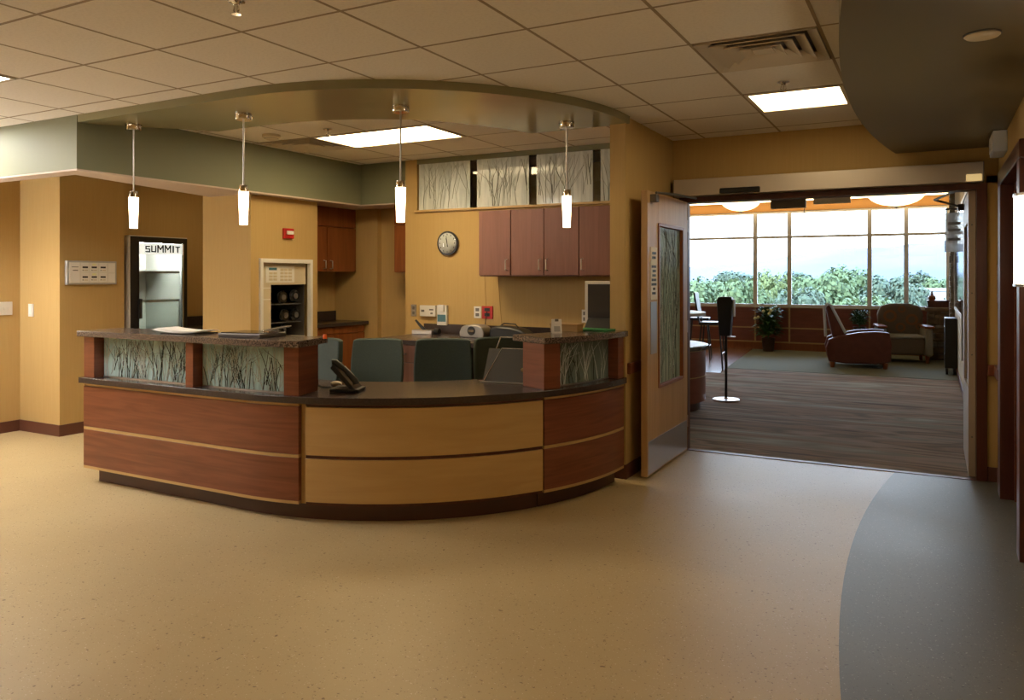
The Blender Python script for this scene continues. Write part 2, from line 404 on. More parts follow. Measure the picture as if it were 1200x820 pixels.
# ---- baseboards
def base(name, *boxes):
    mb = MB()
    for b_ in boxes: mb.box(*b_)
    return tag(mb.build(name, 'base_brown', bevel=.003), 'dark brown baseboard ' + name.split('_', 1)[1].replace('_', ' '), 'baseboard', kind='structure')
base('baseboard_left', (-7.7, -7.688, -4.2, 4.33, 0, .105))
base('baseboard_pier', (-7.7, -7.058, 4.318, 4.33, 0, .105), (-7.07, -7.058, 4.33, 4.98, 0, .105))
base('baseboard_pillar', (-2.09, -1.948, 5.358, 5.37, 0, .105), (-1.96, -1.948, 5.37, 6.55, 0, .105))
base('baseboard_right', (.408, .42, 6.24, 6.55, 0, .105), (.35, .42, 6.538, 6.55, 0, .105))
base('baseboard_lounge', (.328, .34, 6.7, 16.4, 0, .10))
tr = tag(MB().box(-1.96, -1.93, 5.40, 6.5, .76, .84).build('trim_1', 'cherry', bevel=.006), 'cherry bumper rail behind the open door', 'rail', kind='structure')
tag(MB().box(.39, .42, 6.22, 6.55, .76, .84).box(.35, .42, 6.52, 6.55, .76, .84).build('trim_2', 'cherry', bevel=.006), 'short cherry bumper rail beside the dark door casing', 'rail', kind='structure')

# ---- ceilings
ceil = struct('ceiling', B(-7.9, .5, -4.2, 7.8, 2.71, 2.80), 'slab_dark', 'suspended tile ceiling of the reception hall', 'ceiling')
GX, GY, PT = -4.735, 2.66, .61
def in_hall(x, y):       # area of the lower tile ceiling in front of the counter canopy
    if y > 6.55 or x > .42: return False
    if x < CX: return y < 3.56
    if x > -2.0: return True
    return (x-CX)**2 + (y-CY)**2 > 1.72**2 if y < CY else False
TROF = {(6, 4), (-1, -1), (-4, 0), (-4, -4), (2, -4), (6, -1), (6, -5), (-3, -7), (2, -8)}
DIFF = {(6, 2)}
tile_me = None
bars = MB()
for i in range(-5, 9):
    for j in range(-11, 8):
        x0, y0 = GX + i*PT, GY + j*PT; x1, y1 = x0 + PT, y0 + PT
        xa, xb, ya, yb = max(x0, -7.7), min(x1, .42), y0, min(y1, 6.55)
        if xb - xa < .02 or yb - ya < .02 or y0 < -4.2: continue
        N = 6
        inside = [[in_hall(xa + (xb-xa)*(p+.5)/N, ya + (yb-ya)*(q+.5)/N) for q in range(N)] for p in range(N)]
        cnt = sum(map(sum, inside))
        if cnt == 0: continue
        g = .005
        if cnt == N*N:
            bars.box(xa-.008, xa+.008, ya, yb, CEIL+.003, CEIL+.03); bars.box(xa, xb, ya-.008, ya+.008, CEIL+.003, CEIL+.03)
            if (i, j) in TROF or (i, j) in DIFF: continue
            if xb - xa > .6 and yb - ya > .6:
                if tile_me is None:
                    t = MB().box(-.305+g, .305-g, -.305+g, .305-g, 0, .018).build('ceiling_tile', 'tile', ceil, local=True); tile_me = t.data
                else:
                    t = bpy.data.objects.new('ceiling_tile', tile_me); col.objects.link(t); t.parent = ceil
                t.location = Vector(((x0+x1)/2, (y0+y1)/2, CEIL+.004)) - wloc(ceil)
            else:
                B(xa+g, xb-g, ya+g, yb-g, CEIL+.004, CEIL+.022).build('ceiling_tile', 'tile', ceil)
        else:
            mb = MB(); sx, sy = (xb-xa)/N, (yb-ya)/N
            for p in range(N):
                for q in range(N):
                    if inside[p][q]:
                        mb.box(xa+p*sx+(g if p == 0 else 0), xa+(p+1)*sx-(g if p == N-1 else 0), ya+q*sy+(g if q == 0 else 0), ya+(q+1)*sy-(g if q == N-1 else 0), CEIL+.004, CEIL+.022)
                        if p == 0: bars.box(xa-.008, xa+.008, ya+q*sy, ya+(q+1)*sy, CEIL+.003, CEIL+.03)
                        if q == 0: bars.box(xa+p*sx, xa+(p+1)*sx, ya-.008, ya+.008, CEIL+.003, CEIL+.03)
            mb.build('ceiling_tile', 'tile', ceil)
bars.build('ceiling_grid', 'grid_bar', ceil, kind='stuff')
# inner ceiling above the counter
CIN = 2.675
bars = MB()
for i in range(-2, 6):
    for j in range(0, 7):
        x0, y0 = GX + i*PT, GY + j*PT; x1, y1 = x0 + PT, y0 + PT
        xa, xb, ya, yb = max(x0, -5.44), min(x1, -2.06), max(y0, 3.62), min(y1, 6.61)
        if xb - xa < .03 or yb - ya < .03: continue
        cx_, cy_ = (xa+xb)/2, (ya+yb)/2
        if cx_ > CX and cy_ < CY and (cx_-CX)**2 + (cy_-CY)**2 > 1.62**2: continue
        bars.box(xa-.008, xa+.008, ya, yb, CIN+.003, CIN+.02); bars.box(xa, xb, ya-.008, ya+.008, CIN+.003, CIN+.02)
        if (i, j) in ((0, 4), (1, 4), (-1, 4)): continue
        B(xa+.005, xb-.005, ya+.005, yb-.005, CIN+.004, CIN+.02).build('ceiling_tile', 'tile', ceil)
bars.build('ceiling_grid', 'grid_bar', ceil, kind='stuff')
# plain ceiling over the alcove and the corridor
B(-7.8, -5.75, 3.6, 7.0, CEIL, CEIL+.03).build('ceiling_board', 'tile', ceil)
B(-5.43, -1.96, 6.7, 7.6, CIN, CIN+.03).build('ceiling_board', 'tile', ceil)

# ---- soffits
sof = struct('soffit', B(-7.7, -5.43, 3.45, 3.60, 2.25, 2.69), 'sage', 'sage green soffit beams framing the nurses station', 'soffit')
MB().prism([(-5.43, 3.60), (-5.43, 6.63), (-4.83, 6.63), (-4.83, 7.05), (-6.12, 7.05), (-6.12, 5.25), (-5.68, 3.60)], 2.25, 2.69).build('soffit_beam', 'sage', sof)
MB().prism([(-7.69, 3.452), (-5.432, 3.452), (-5.432, 6.632), (-4.835, 6.632), (-4.835, 7.05), (-6.12, 7.05), (-6.12, 5.25), (-5.68, 3.598), (-7.69, 3.598)], 2.238, 2.251).build('soffit_underside', 'soffit_under', sof)
B(-4.675, -2.08, 6.6, 6.7, 2.63, 2.70).build('soffit_beam', 'sage', sof)
inner = [(-1.962, 5.40), (-2.74, 5.40), (-2.83, 5.15), (-2.945, 4.93), (-3.09, 4.70), (-3.26, 4.52), (-3.44, 4.40), (-3.61, 4.32), (-3.81, 4.25), (-4.05, 4.20), (-4.36, 4.18), (-4.82, 4.185), (-5.425, 3.52)]
struct('soffit_canopy', MB().prism(pth(1.84, -1.64, 90, 2.5) + [(-1.938, 5.40)] + inner, 2.585, 2.66), 'sage_gloss', 'glossy olive crescent canopy following the curve of the counter', 'soffit', smooth=True)
arcs = [(-.387 + (y-4.6)**2/26, y) for y in [.1 + k*.2 for k in range(43)] if y < 6.53] + [(-.387 + (6.545-4.6)**2/26, 6.545)]
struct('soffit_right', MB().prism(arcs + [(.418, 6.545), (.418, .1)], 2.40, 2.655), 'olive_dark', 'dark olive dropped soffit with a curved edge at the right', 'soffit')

# ---- lounge window
win = thing('window_1', 'long lounge window with white mullions looking out on trees', 'window', (-3.7, 16.42, .90)); win['kind'] = 'structure'; 
MX = [-7.7, -6.1, -5.4, -3.83-.02, -3.187, -2.52, -1.053, -.425, .27]
MX = [-7.7, -6.8, -6.12, -4.65, -3.187, -2.52, -1.053, -.425, .27]
mb = MB(); mb.box(-7.7, .27, 16.38, 16.47, .86, .925); mb.box(-7.7, .27, 16.40, 16.47, 2.755, 2.80); mb.build('window_sill', 'frame_metal', win)
for x in MX: B(x-.038, x+.038, 16.39, 16.47, .925, 2.755).build('mullion', 'frame_metal', win)
for a, b_ in zip(MX[:-1], MX[1:]):
    B(a+.038, b_-.038, 16.40, 16.465, 2.255, 2.305).build('transom_bar', 'frame_metal', win)
    B(a+.038, b_-.038, 16.43, 16.438, .925, 2.255).build('pane', 'pane_glass', win)
    B(a+.038, b_-.038, 16.43, 16.438, 2.305, 2.755).build('pane', 'pane_glass', win)
# wainscot below
wc = thing('wainscot', 'cherry panelled wainscot with pale strips below the lounge window', 'wainscot', (-3.7, 16.4, 0))
for a, b_ in zip(MX[:-1], MX[1:]):
    for z0, z1 in ((.17, .435), (.455, .845)):
        B(a+.015, b_-.015, 16.405, 16.44, z0, z1).build('panel', 'wainscot_red', wc)
for x in MX[1:-1]: B(x-.016, x+.016, 16.39, 16.44, .14, .86).build('stile', 'maple', wc)
for z in (.155, .445): B(-7.7, .33, 16.398, 16.44, z-.013, z+.013).build('rail', 'maple', wc)
B(-7.7, .33, 16.40, 16.44, .0, .145).build('skirting', 'cherry_orange', wc)

# ================================================================== CEILING FIXTURES
def troffer(x0, x1, y0, y1, z, lens, label):
    t = thing('ceiling_light', label, 'ceiling light', ((x0+x1)/2, (y0+y1)/2, z), group='recessed ceiling lights')
    f = MB(); w = .022
    f.box(x0, x1, y0, y0+w, z-.004, z+.05); f.box(x0, x1, y1-w, y1, z-.004, z+.05); f.box(x0, x0+w, y0+w, y1-w, z-.004, z+.05); f.box(x1-w, x1, y0+w, y1-w, z-.004, z+.05)
    f.build('frame', 'grid_white', t)
    B(x0+w, x1-w, y0+w, y1-w, z+.002, z+.012).build('lens', lens, t)
    return t
tl = {(6, 4): 'square lit ceiling panel near the double doors', (-1, -1): 'lit ceiling panel at the left edge above the hall',
      (-4, 0): 'lit ceiling panel beside the left wall, out of the photo', (-4, -4): 'lit ceiling panel over the left of the hall, out of the photo', (2, -4): 'lit ceiling panel overhead in front of the viewer', (6, -1): 'lit ceiling panel nearest the viewer on the right',
      (6, -5): 'lit ceiling panel behind the viewer on the right', (-3, -7): 'lit ceiling panel behind the viewer on the left', (2, -8): 'lit ceiling panel farthest behind the viewer'}
for (i, j), lb in tl.items():
    troffer(GX+i*PT+.012, GX+(i+1)*PT-.012, GY+j*PT+.012, GY+(j+1)*PT-.012, CEIL, 'troffer_desk' if (i, j) == (-1, -1) else 'troffer_left' if i < 0 and j > -6 else ('troffer_lens' if (i, j) == (6, 4) else 'troffer_hall'), lb)
troffer(GX+.012, GX+2*PT-.012, GY+4*PT+.012, GY+5*PT-.012, CIN, 'troffer_inner', 'long lit ceiling panel above the curved counter')
troffer(-7.1, -6.5, 5.9, 6.5, CEIL-.03, 'troffer_hall', 'added ceiling panel brightening the refrigerator alcove, hidden by the soffit')  # unseen panel, added to brighten the dark alcove walls
troffer(-3.9, -3.3, 6.85, 7.45, CIN, 'troffer_back', 'lit ceiling panel behind the etched glass')

def diffuser(x0, x1, y0, y1, z, label):
    t = thing('air_diffuser', label, 'air vent', ((x0+x1)/2, (y0+y1)/2, z))
    cx_, cy_ = (x0+x1)/2, (y0+y1)/2; hw = (x1-x0)/2
    B(x0, x1, y0, y1, z+.06, z+.07).build('backing', 'steel_dark', t)
    for k, (a, b_) in enumerate(((1., .80), (.79, .58), (.57, .36), (.35, .16))):
        mb = MB(); ro, ri = hw*a, hw*b_; zo, zi = z-.004 + .012*k*0, z+.030
        vs = []; fs = []
        for r_, zz in ((ro, zo), (ri, zi), (ro, zo+.006), (ri, zi+.006)):
            vs += [(cx_-r_, cy_-r_, zz), (cx_+r_, cy_-r_, zz), (cx_+r_, cy_+r_, zz), (cx_-r_, cy_+r_, zz)]
        for q in range(4):
            w_ = (q+1) % 4
            fs += [(q, w_, 4+w_, 4+q), (8+q, 12+q, 12+w_, 8+w_), (q, 8+q, 8+w_, w_), (4+q, 4+w_, 12+w_, 12+q)]
        mb.add(vs, fs); mb.build('vane', 'grid_white', t)
    r_ = hw*.17; B(cx_-r_, cx_+r_, cy_-r_, cy_+r_, z+.004, z+.012).build('core_plate', 'grid_white', t)
    return t
diffuser(GX+6*PT+.012, GX+7*PT-.012, GY+2*PT+.012, GY+3*PT-.012, CEIL, 'square louvred air diffuser in the ceiling near the olive soffit')
diffuser(GX-PT+.012, GX-.012, GY+4*PT+.012, GY+5*PT-.012, CIN, 'square air diffuser in the ceiling above the counter')

def sprinkler(x, y, z, label):
    t = thing('sprinkler_head', label, 'sprinkler', (x, y, z), group='sprinkler heads')
    MB().lathe([(.036, z), (.036, z-.004), (.018, z-.010), (.012, z-.018)], x, y, 16).build('escutcheon', 'chrome', t, smooth=True)
    MB().cyl(x, y, z-.048, z-.015, .007, n=8).build('stem', 'chrome', t)
    MB().tube([(x-.012, y, z-.02), (x-.016, y, z-.04), (x-.004, y, z-.055)], .003, 6).tube([(x+.012, y, z-.02), (x+.016, y, z-.04), (x+.004, y, z-.055)], .003, 6).build('yoke', 'chrome', t)
    MB().cyl(x, y, z-.058, z-.055, .02, n=12).build('deflector', 'chrome', t)
sprinkler(-.783, 4.872, CEIL, 'sprinkler head in the tile between the air diffuser and the lit panel')
sprinkler(-2.59, 2.344, CEIL, 'sprinkler head at the top edge of the photo')
sprinkler(-4.333, 4.868, CIN, 'sprinkler head above the counter')
t = thing('smoke_detector', 'round smoke detector on the ceiling above the counter', 'smoke detector', (-4.936, 4.845, CIN))
MB().lathe([(.075, CIN), (.075, CIN-.02), (.055, CIN-.035), (.03, CIN-.045)], -4.936, 4.845, 24).build('housing', 'beige_plastic', t, smooth=True)
MB().lathe([(.060, CIN-.022), (.062, CIN-.028), (.058, CIN-.034)], -4.936, 4.845, 24).build('vent_ring', 'steel_dark', t, smooth=True)
t = thing('ceiling_speaker', 'flat round cover plate in the dark olive soffit', 'cover plate', (.17, 3.492, 2.40))
MB().lathe([(.06, 2.399), (.062, 2.394), (.055, 2.388), (.02, 2.386)], .17, 3.492, 28).build('cover', 'beige_plastic', t, smooth=True)
MB().lathe([(.066, 2.4), (.068, 2.397), (.06, 2.396)], .17, 3.492, 28).build('rim', 'steel_dark', t, smooth=True)

# pendants
PZ = 1.825
def pendant():
    t = thing('pendant_lamp', 'x', 'pendant lamp', (0, 0, 0), group='slim pendant lamps over the counter')
    H_ = 2.585 - PZ
    MB().lathe([(.0, .0), (.0265, .0), (.0285, .06), (.0325, .16), (.034, .225), (.0, .225)], 0, 0, 20).build('glass_shade', 'lamp_white', t, smooth=True, local=True)
    MB().lathe([(.029, .222), (.030, .225), (.030, .27), (.012, .272)], 0, 0, 20).build('cap', 'chrome', t, smooth=True, local=True)
    MB().cyl(0, 0, .27, H_-.03, .006, n=10).build('rod', 'steel', t, smooth=True, local=True)
    MB().lathe([(.056, H_), (.056, H_-.042), (.053, H_-.046), (.01, H_-.046)], 0, 0, 24).build('canopy', 'chrome', t, smooth=True, local=True)
    return t
pl = [((-5.145, 3.70), 'leftmost slim pendant lamp, in front of the refrigerator'), ((-4.14, 3.81), 'second slim pendant lamp from the left over the counter'),
      ((-3.046, 4.117), 'slim pendant lamp in front of the clock wall edge'), ((-2.31, 5.11), 'rightmost slim pendant lamp, in front of the wall cabinets')]
p0 = pendant(); p0.location = (*pl[0][0], PZ); p0['label'] = pl[0][1]
for (xy, lb) in pl[1:]: dup(p0, (*xy, PZ), 0, lb)

# ================================================================== RECEPTION DESK
def pat(r, s):      # point at arc length s (m, measured at r=1.84) along the counter path
    if s < 0: return (CX + s, CY - r)
    a = s/1.84 - pi/2
    return (CX + r*cos(a), CY + r*sin(a))
def branches(mapf, w, h, nb, seed, rad=.0035, lean=.22, fork=True):
    rnd = random.Random(seed); mb = MB()
    def grow(s, z, ang, rr_, depth):
        pts = [(s, z)]
        L = rnd.uniform(.35, 1.0)*h
        k = int(L/.035) + 1
        for q in range(k):
            ang += rnd.uniform(-.10, .10); s += sin(ang)*.035; z += cos(ang)*.035
            if z > h-.004 or s < .004 or s > w-.004: break
            pts.append((s, z))
            if fork and depth < 2 and rnd.random() < .16: grow(s, z, ang + rnd.choice((-1, 1))*rnd.uniform(.3, .6), rr_*.7, depth+1)
        if len(pts) > 1: mb.tube([mapf(*p) for p in pts], [rr_*(1 - .5*i/len(pts)) for i in range(len(pts))], 3)
    for _ in range(nb): grow(rnd.uniform(.01, w-.01), rnd.uniform(0, h*.35) if rnd.random() < .35 else .003, rnd.uniform(-lean, lean), rad*rnd.uniform(.6, 1.3), 0)
    return mb
S = 1.84*pi/180       # metres per degree on the path
def deskunit(name, label, t0, t1, wood, strip, gap=0):
    u = thing(name, label, 'desk', (*pat(1.6, (t0 if t0 < 0 else t0*S)*.5 + (t1*S)*.5), 0))
    for z0, z1 in ((.402, .690), (.122, .380)): MB().arc(1.815, 1.84, t0, t1, z0, z1).build('front_panel', wood, u, bevel=.0015, smooth=True)
    for z0, z1 in ((.693, .711), (.382, .400), (.104, .122)): MB().arc(1.80, 1.839 if strip == 'maple' else 1.832, t0, t1, z0, z1).build('accent_strip', strip, u, smooth=True)
    MB().arc(1.74, 1.768, (t0+.07 if t0 < 0 else t0), t1, 0, .101).build('toe_kick', 'toe_dark', u, smooth=True)
    MB().arc(1.50, 1.815, (t0+.02 if t0 < 0 else t0), t1, .101, .711).build('carcass', 'cherry', u, smooth=True)
    return u
TL0, TL1 = -1.572, 13.6
TC0, TC1 = 15.0, 61.6
TR0, TR1 = 61.9, 89.6
left = deskunit('reception_desk', 'left wing of the curved desk in reddish cherry with pale strips', TL0, TL1, 'cherry', 'maple')
cent = deskunit('reception_desk', 'pale maple middle section of the curved desk', TC0, TC1, 'maple', 'dark_cherry')
right = deskunit('reception_desk', 'right wing of the curved desk in cherry against the tan end wall', TR0, TR1, 'cherry', 'maple')
MB().arc(1.78, 1.805, TL1-.2, TC0+.2, .101, .711).build('filler', 'maple', cent)
MB().arc(1.74, 1.768, TL1, TC0, 0, .101).build('toe_kick', 'toe_dark', cent)
B(-5.35, -5.325, 3.46, 3.78, .101, .711).build('end_panel', 'cherry', left, bevel=.002)
B(-5.28, -5.25, 3.53, 3.79, 0, .101).build('toe_kick', 'toe_dark', left)
# raised parts
def raised(u, t0, t1, posts, panes, seed, m='resin_teal', dens=1.0):
    for a, b_ in posts: MB().arc(1.60, 1.838, a, b_, .752, 1.045, 1.5).build('post', 'cherry', u, bevel=.002, smooth=True)
    for q, (a, b_) in enumerate(panes):
        g = MB().arc(1.752, 1.762, a, b_, .758, 1.044, 2).build('resin_panel', m, u, smooth=True)
        MB().arc(1.748, 1.766, a, b_, .752, .762, 2).build('channel', 'steel', u, smooth=True)
        s0 = a if a < 0 else a*S; s1 = b_ if b_ < 0 else b_*S
        for mname, nb, rr_, off in (('reed_dark', int(18*dens), .0030, 1.7635), ('reed_light', int(44*dens), .0032, 1.7642), ('reed_mid', int(16*dens), .0032, 1.7638)):
            branches(lambda s, z: (*pat(off, s0 + s), .760 + z), s1-s0, .285, nb, seed*10 + q + len(mname), rr_, lean=.42).build('reeds', mname, g, kind='stuff')
raised(left, TL0, TL1, ((-1.572, -1.455), (-.502, -.43), (10.4, TL1)), ((-1.455, -.502), (-.43, 10.4)), 3)
raised(right, TR0, TR1, ((TR0, 66.0), (86.4, TR1)), ((66.0, 86.4),), 9, 'resin_grey', .35)
# worktop: one continuous surface
tag(MB().arc(1.13, 1.862, -1.60, 89.7, .711, .752, 2.0).build('desk_worktop', 'laminate_dark', smooth=True, bevel=.003), 'long curved dark laminate worktop running through the whole desk', 'worktop')
B(-5.37, -4.9, 3.85, 4.15, 0, .711).build('support_panel', 'cherry', left)
g1 = tag(MB().arc(1.50, 1.872, -1.605, TL1+.5, 1.045, 1.085, 2.0).build('granite_ledge', 'granite', bevel=.004), 'long speckled granite ledge on top of the left desk wing', 'ledge')
g2 = tag(MB().arc(1.50, 1.872, TR0-.6, 89.7, 1.045, 1.085, 2.0).build('granite_ledge', 'granite', bevel=.004), 'short speckled granite ledge on top of the right desk wing', 'ledge')

# ---- things on the desk
def orient(x, y, z, rz, rx=0.): return Matrix.Translation((x, y, z)) @ Matrix.Rotation(rz, 4, 'Z') @ Matrix.Rotation(rx, 4, 'X')
ph = thing('desk_phone', 'black desk telephone standing on the dark worktop', 'telephone', (-3.20, 3.83, .752))
T = orient(-3.235, 3.82, .752, RAD(112)) @ Matrix.Scale(.92, 4)
MB(T).prism_x([(-.10, 0), (.10, 0), (.10, .025), (-.02, .03), (-.10, .02)], -.09, .09).build('base', 'black', ph, bevel=.006)
MB(T).prism_x([(-.085, .012), (-.05, .012), (.10, .165), (.075, .19)], -.088, .088).build('console', 'black', ph, bevel=.006)
MB(T).prism_x([(-.02, .092), (.045, .158), (.042, .163), (-.023, .097)], -.005, .075).build('display', 'grey_plastic', ph)
MB(T).tube([(-.055, -.075, .055), (-.055, -.07, .075), (-.055, .0, .148), (-.055, .07, .20), (-.055, .085, .195)], [.024, .022, .015, .022, .026], 10).build('handset', 'black', ph, smooth=True)
MB().tube([(-3.30, 3.80, .757), (-3.38, 3.86, .757), (-3.46, 3.84, .757), (-3.55, 3.90, .757)], .004, 6).build('cord', 'black', ph, smooth=True)
ms = thing('computer_mouse', 'small beige computer mouse behind the black telephone', 'mouse', (-3.46, 3.97, .752))
MB().ico((-3.46, 3.97, .765), .045, 2, sq=(1, .7, .4)).build('shell', 'beige_plastic', ms, smooth=True)
MB().tube([(-3.42, 3.96, .765), (-3.36, 3.93, .757), (-3.28, 3.97, .757)], .003, 6).build('cable', 'black', ms)

ds = thing('document_stand', 'grey metal slanted document stand with a wire top on the worktop', 'document stand', (-2.60, 4.66, .752))
T = orient(-2.57, 4.66, .752, RAD(8))
MB(T).prism_x([(-.06, .005), (-.055, .005), (.065, .22), (.06, .22)], -.14, .17).build('back_plate', 'olive_metal', ds)
MB(T).add([(-.15, -.09, .002), (.19, -.09, .002), (.19, .02, .002), (-.15, .02, .002), (-.15, -.09, .008), (.19, -.09, .008), (.19, .02, .008), (-.15, .02, .008)],
          [(0,3,2,1),(4,5,6,7),(0,1,5,4),(1,2,6,5),(2,3,7,6),(3,0,4,7)]).build('foot_plate', 'steel', ds)
MB(T).tube([(-.09, .06, .20), (-.07, .10, .295), (.16, .10, .295), (.17, .06, .20)], .006, 8).build('wire_top', 'chrome', ds, smooth=True)
MB(T).tube([(-.16, -.085, .01), (-.13, -.06, .012), (-.045, .062, .222), (.17, .062, .222)], .004, 8).build('edge_wire', 'chrome', ds, smooth=True)
MB(T).disc_ax((.14, -.03, .09), 'y', .014, .02, 12).build('knob', 'chrome', ds, smooth=True)

# papers, clipboard on the left ledge
pp = thing('paper_stack', 'curling white papers lying on the left granite ledge', 'papers', (-4.50, 3.66, 1.085))
T = orient(-4.50, 3.62, 1.085, RAD(6))
for k in range(3):
    vs = []; fs = []
    for i in range(9):
        u = i/8; x = -.17 + .36*u; zz = .004 + k*.004 + .022*(1-u)**2.2 + .010*u**3
        vs += [(x, -.12 + .02*k, zz), (x, .13 - .01*k, zz), (x, -.12 + .02*k, zz+.0015), (x, .13-.01*k, zz+.0015)]
    for i in range(8):
        a = 4*i; fs += [(a, a+4, a+5, a+1), (a+2, a+3, a+7, a+6), (a, a+2, a+6, a+4), (a+1, a+5, a+7, a+3)]
    fs += [(0, 1, 3, 2), (32, 34, 35, 33)]
    MB(T).add(vs, fs).build('sheet', 'paper', pp, smooth=True)
MB(T).box(-.10, .20, -.11, .10, 0, .005).build('folder', 'black', pp)
cb = thing('clipboard', 'dark clipboard with a pen on the left granite ledge', 'clipboard', (-3.86, 3.66, 1.085))
T = orient(-3.86, 3.63, 1.085, RAD(8))
MB(T).prism([(-.18, -.12), (.15, -.12), (.17, .12), (-.16, .12)], .0, .026).build('board', 'steel_dark', cb, bevel=.006)
MB(T).prism([(-.17, -.10), (.14, -.10), (.16, .11), (-.15, .11)], .026, .030).build('cover', 'black_gloss', cb)
MB(T).box(.12, .16, -.05, .06, .028, .042).build('clip', 'chrome', cb, bevel=.003)
pn = thing('pen', 'silver pen lying on the dark clipboard', 'pen', (-3.70, 3.65, 1.125))
MB().tube([(-3.76, 3.60, 1.122), (-3.64, 3.70, 1.150)], .006, 10).build('barrel', 'steel', pn, smooth=True)
MB().tube([(-3.64, 3.70, 1.150), (-3.615, 3.72, 1.155)], [.007, .005], 10).build('cap', 'chrome', pn, smooth=True)
om = thing('marker_cap', 'small bright orange cap at the back of the left ledge', 'marker', (-3.325, 3.70, 1.085))
MB().lathe([(.012, 1.085), (.013, 1.10), (.010, 1.112)], -3.325, 3.71, 12).build('cap', 'orange_plastic', om, smooth=True)
MB().lathe([(.014, 1.085), (.014, 1.088)], -3.325, 3.71, 12).build('rim', 'orange_plastic', om)
# right ledge things
ch = thing('card_holder', 'small white printed card standing on the right granite ledge', 'card', (-2.26, 4.83, 1.085))
T = orient(-2.26, 4.83, 1.085, RAD(32))
MB(T).prism_x([(-.035, 0), (-.030, 0), (0, .088), (.030, 0), (.035, 0), (.002, .095), (-.002, .095)], -.034, .034).build('tent', 'paper', ch)
MB(T).add([(-.02, -.0335, .012), (.022, -.0335, .012), (.022, -.020, .048), (-.02, -.020, .048)], [(0, 1, 2, 3)]).build('print', 'grey_plastic', ch)
MB(T).box(-.012, .012, -.01, .01, .08, .097).build('clip', 'steel_dark', ch)
bx = thing('carton', 'low brown carton behind the printed card on the right ledge', 'box', (-2.30, 5.02, 1.085))
MB().box(-2.38, -2.17, 4.98, 5.08, 1.085, 1.135).build('body', 'brown_box', bx, bevel=.002)
MB().box(-2.385, -2.165, 4.976, 5.084, 1.128, 1.139).build('lid', 'brown_box', bx, bevel=.002)
gf = thing('folder', 'green plastic folder lying at the end of the right ledge', 'folder', (-2.13, 5.13, 1.085))
T = orient(-2.16, 5.20, 1.085, RAD(-4))
MB(T).box(-.15, .16, -.10, .075, 0, .006).build('cover', 'green_folder', gf, bevel=.002)
MB(T).box(-.14, .15, -.09, .07, .006, .009).build('pages', 'paper', gf)
MB(T).box(-.15, .16, -.10, .075, .009, .012).build('cover', 'green_folder', gf)

# ---- office chairs
def chair_proto():
    t = thing('office_chair', 'x', 'chair', (0, 0, 0), group='green office chairs behind the desk')
    MB().prism([(-.23, -.24), (.23, -.24), (.25, -.10), (.23, .22), (-.23, .22), (-.25, -.10)], .43, .50).build('seat', 'green_fabric', t, bevel=.03, smooth=True, local=True, seg=3)
    vs = []; fs = []; nx, nz = 10, 8
    for side in (0, 1):
        for j in range(nz+1):
            for i in range(nx+1):
                u = i/nx*2-1; v = j/nz
                w = .225 + .012*sin(v*pi) - .01*v
                y = .225 + .05*v + .04*(1 - u*u)*.6 + (0 if side == 0 else .055)
                vs.append((u*w, y, .54 + .44*v - .012*(abs(u)**6)*v))
    K = (nx+1)*(nz+1)
    for j in range(nz):
        for i in range(nx):
            a = j*(nx+1)+i; fs += [(a, a+1, a+nx+2, a+nx+1), (K+a, K+a+nx+1, K+a+nx+2, K+a+1)]
    for i in range(nx):
        a = i; b_ = nz*(nx+1)+i; fs += [(a, K+a, K+a+1, a+1), (b_, b_+1, K+b_+1, K+b_)]
    for j in range(nz):
        a = j*(nx+1); b_ = a+nx; fs += [(a, a+nx+1, K+a+nx+1, K+a), (b_, K+b_, K+b_+nx+1, b_+nx+1)]
    MB().add(vs, fs).build('backrest', 'green_fabric', t, bevel=.014, smooth=True, local=True, seg=3)
    MB().tube([(0, .16, .42), (0, .30, .44), (0, .315, .58), (0, .335, .70)], .02, 10).build('back_bracket', 'black', t, smooth=True, local=True)
    MB().cyl(0, 0, .10, .43, .025, n=16).build('gas_column', 'steel_dark', t, smooth=True, local=True)
    for k in range(5):
        a = 2*pi*k/5 + .3
        lg = MB().tube([(.02*cos(a), .02*sin(a), .12), (.27*cos(a), .27*sin(a), .075)], [.024, .014], 8).build('leg', 'black', t, smooth=True, local=True)
        T_ = Matrix.Translation((.27*cos(a), .27*sin(a), .03)) @ Matrix.Rotation(a, 4, 'Z')
        MB(T_).disc_ax((0, -.018, 0), 'y', .03, .036, 14).build('caster', 'black', lg, smooth=True, local=True)
    for s in (-1, 1):
        ar = MB().tube([(s*.24, .12, .45), (s*.285, .12, .47), (s*.285, .10, .60)], .013, 8).build('arm_support', 'black', t, smooth=True, local=True)
    return t
ch0 = chair_proto(); ch0.location = (-4.36, 4.50, 0); ch0.rotation_euler.z = RAD(-6); ch0['label'] = 'green office chair half hidden behind the end post of the left wing'
dup(ch0, (-4.15, 5.17, 0), RAD(24), 'green office chair with worn speckles between the telephone and the drawers').scale.z = .95
dup(ch0, (-3.26, 4.93, 0), RAD(32), 'dark green office chair in the middle, tallest behind the maple section')
dup(ch0, (-2.86, 5.36, 0), RAD(55), 'green office chair behind the slanted document stand')

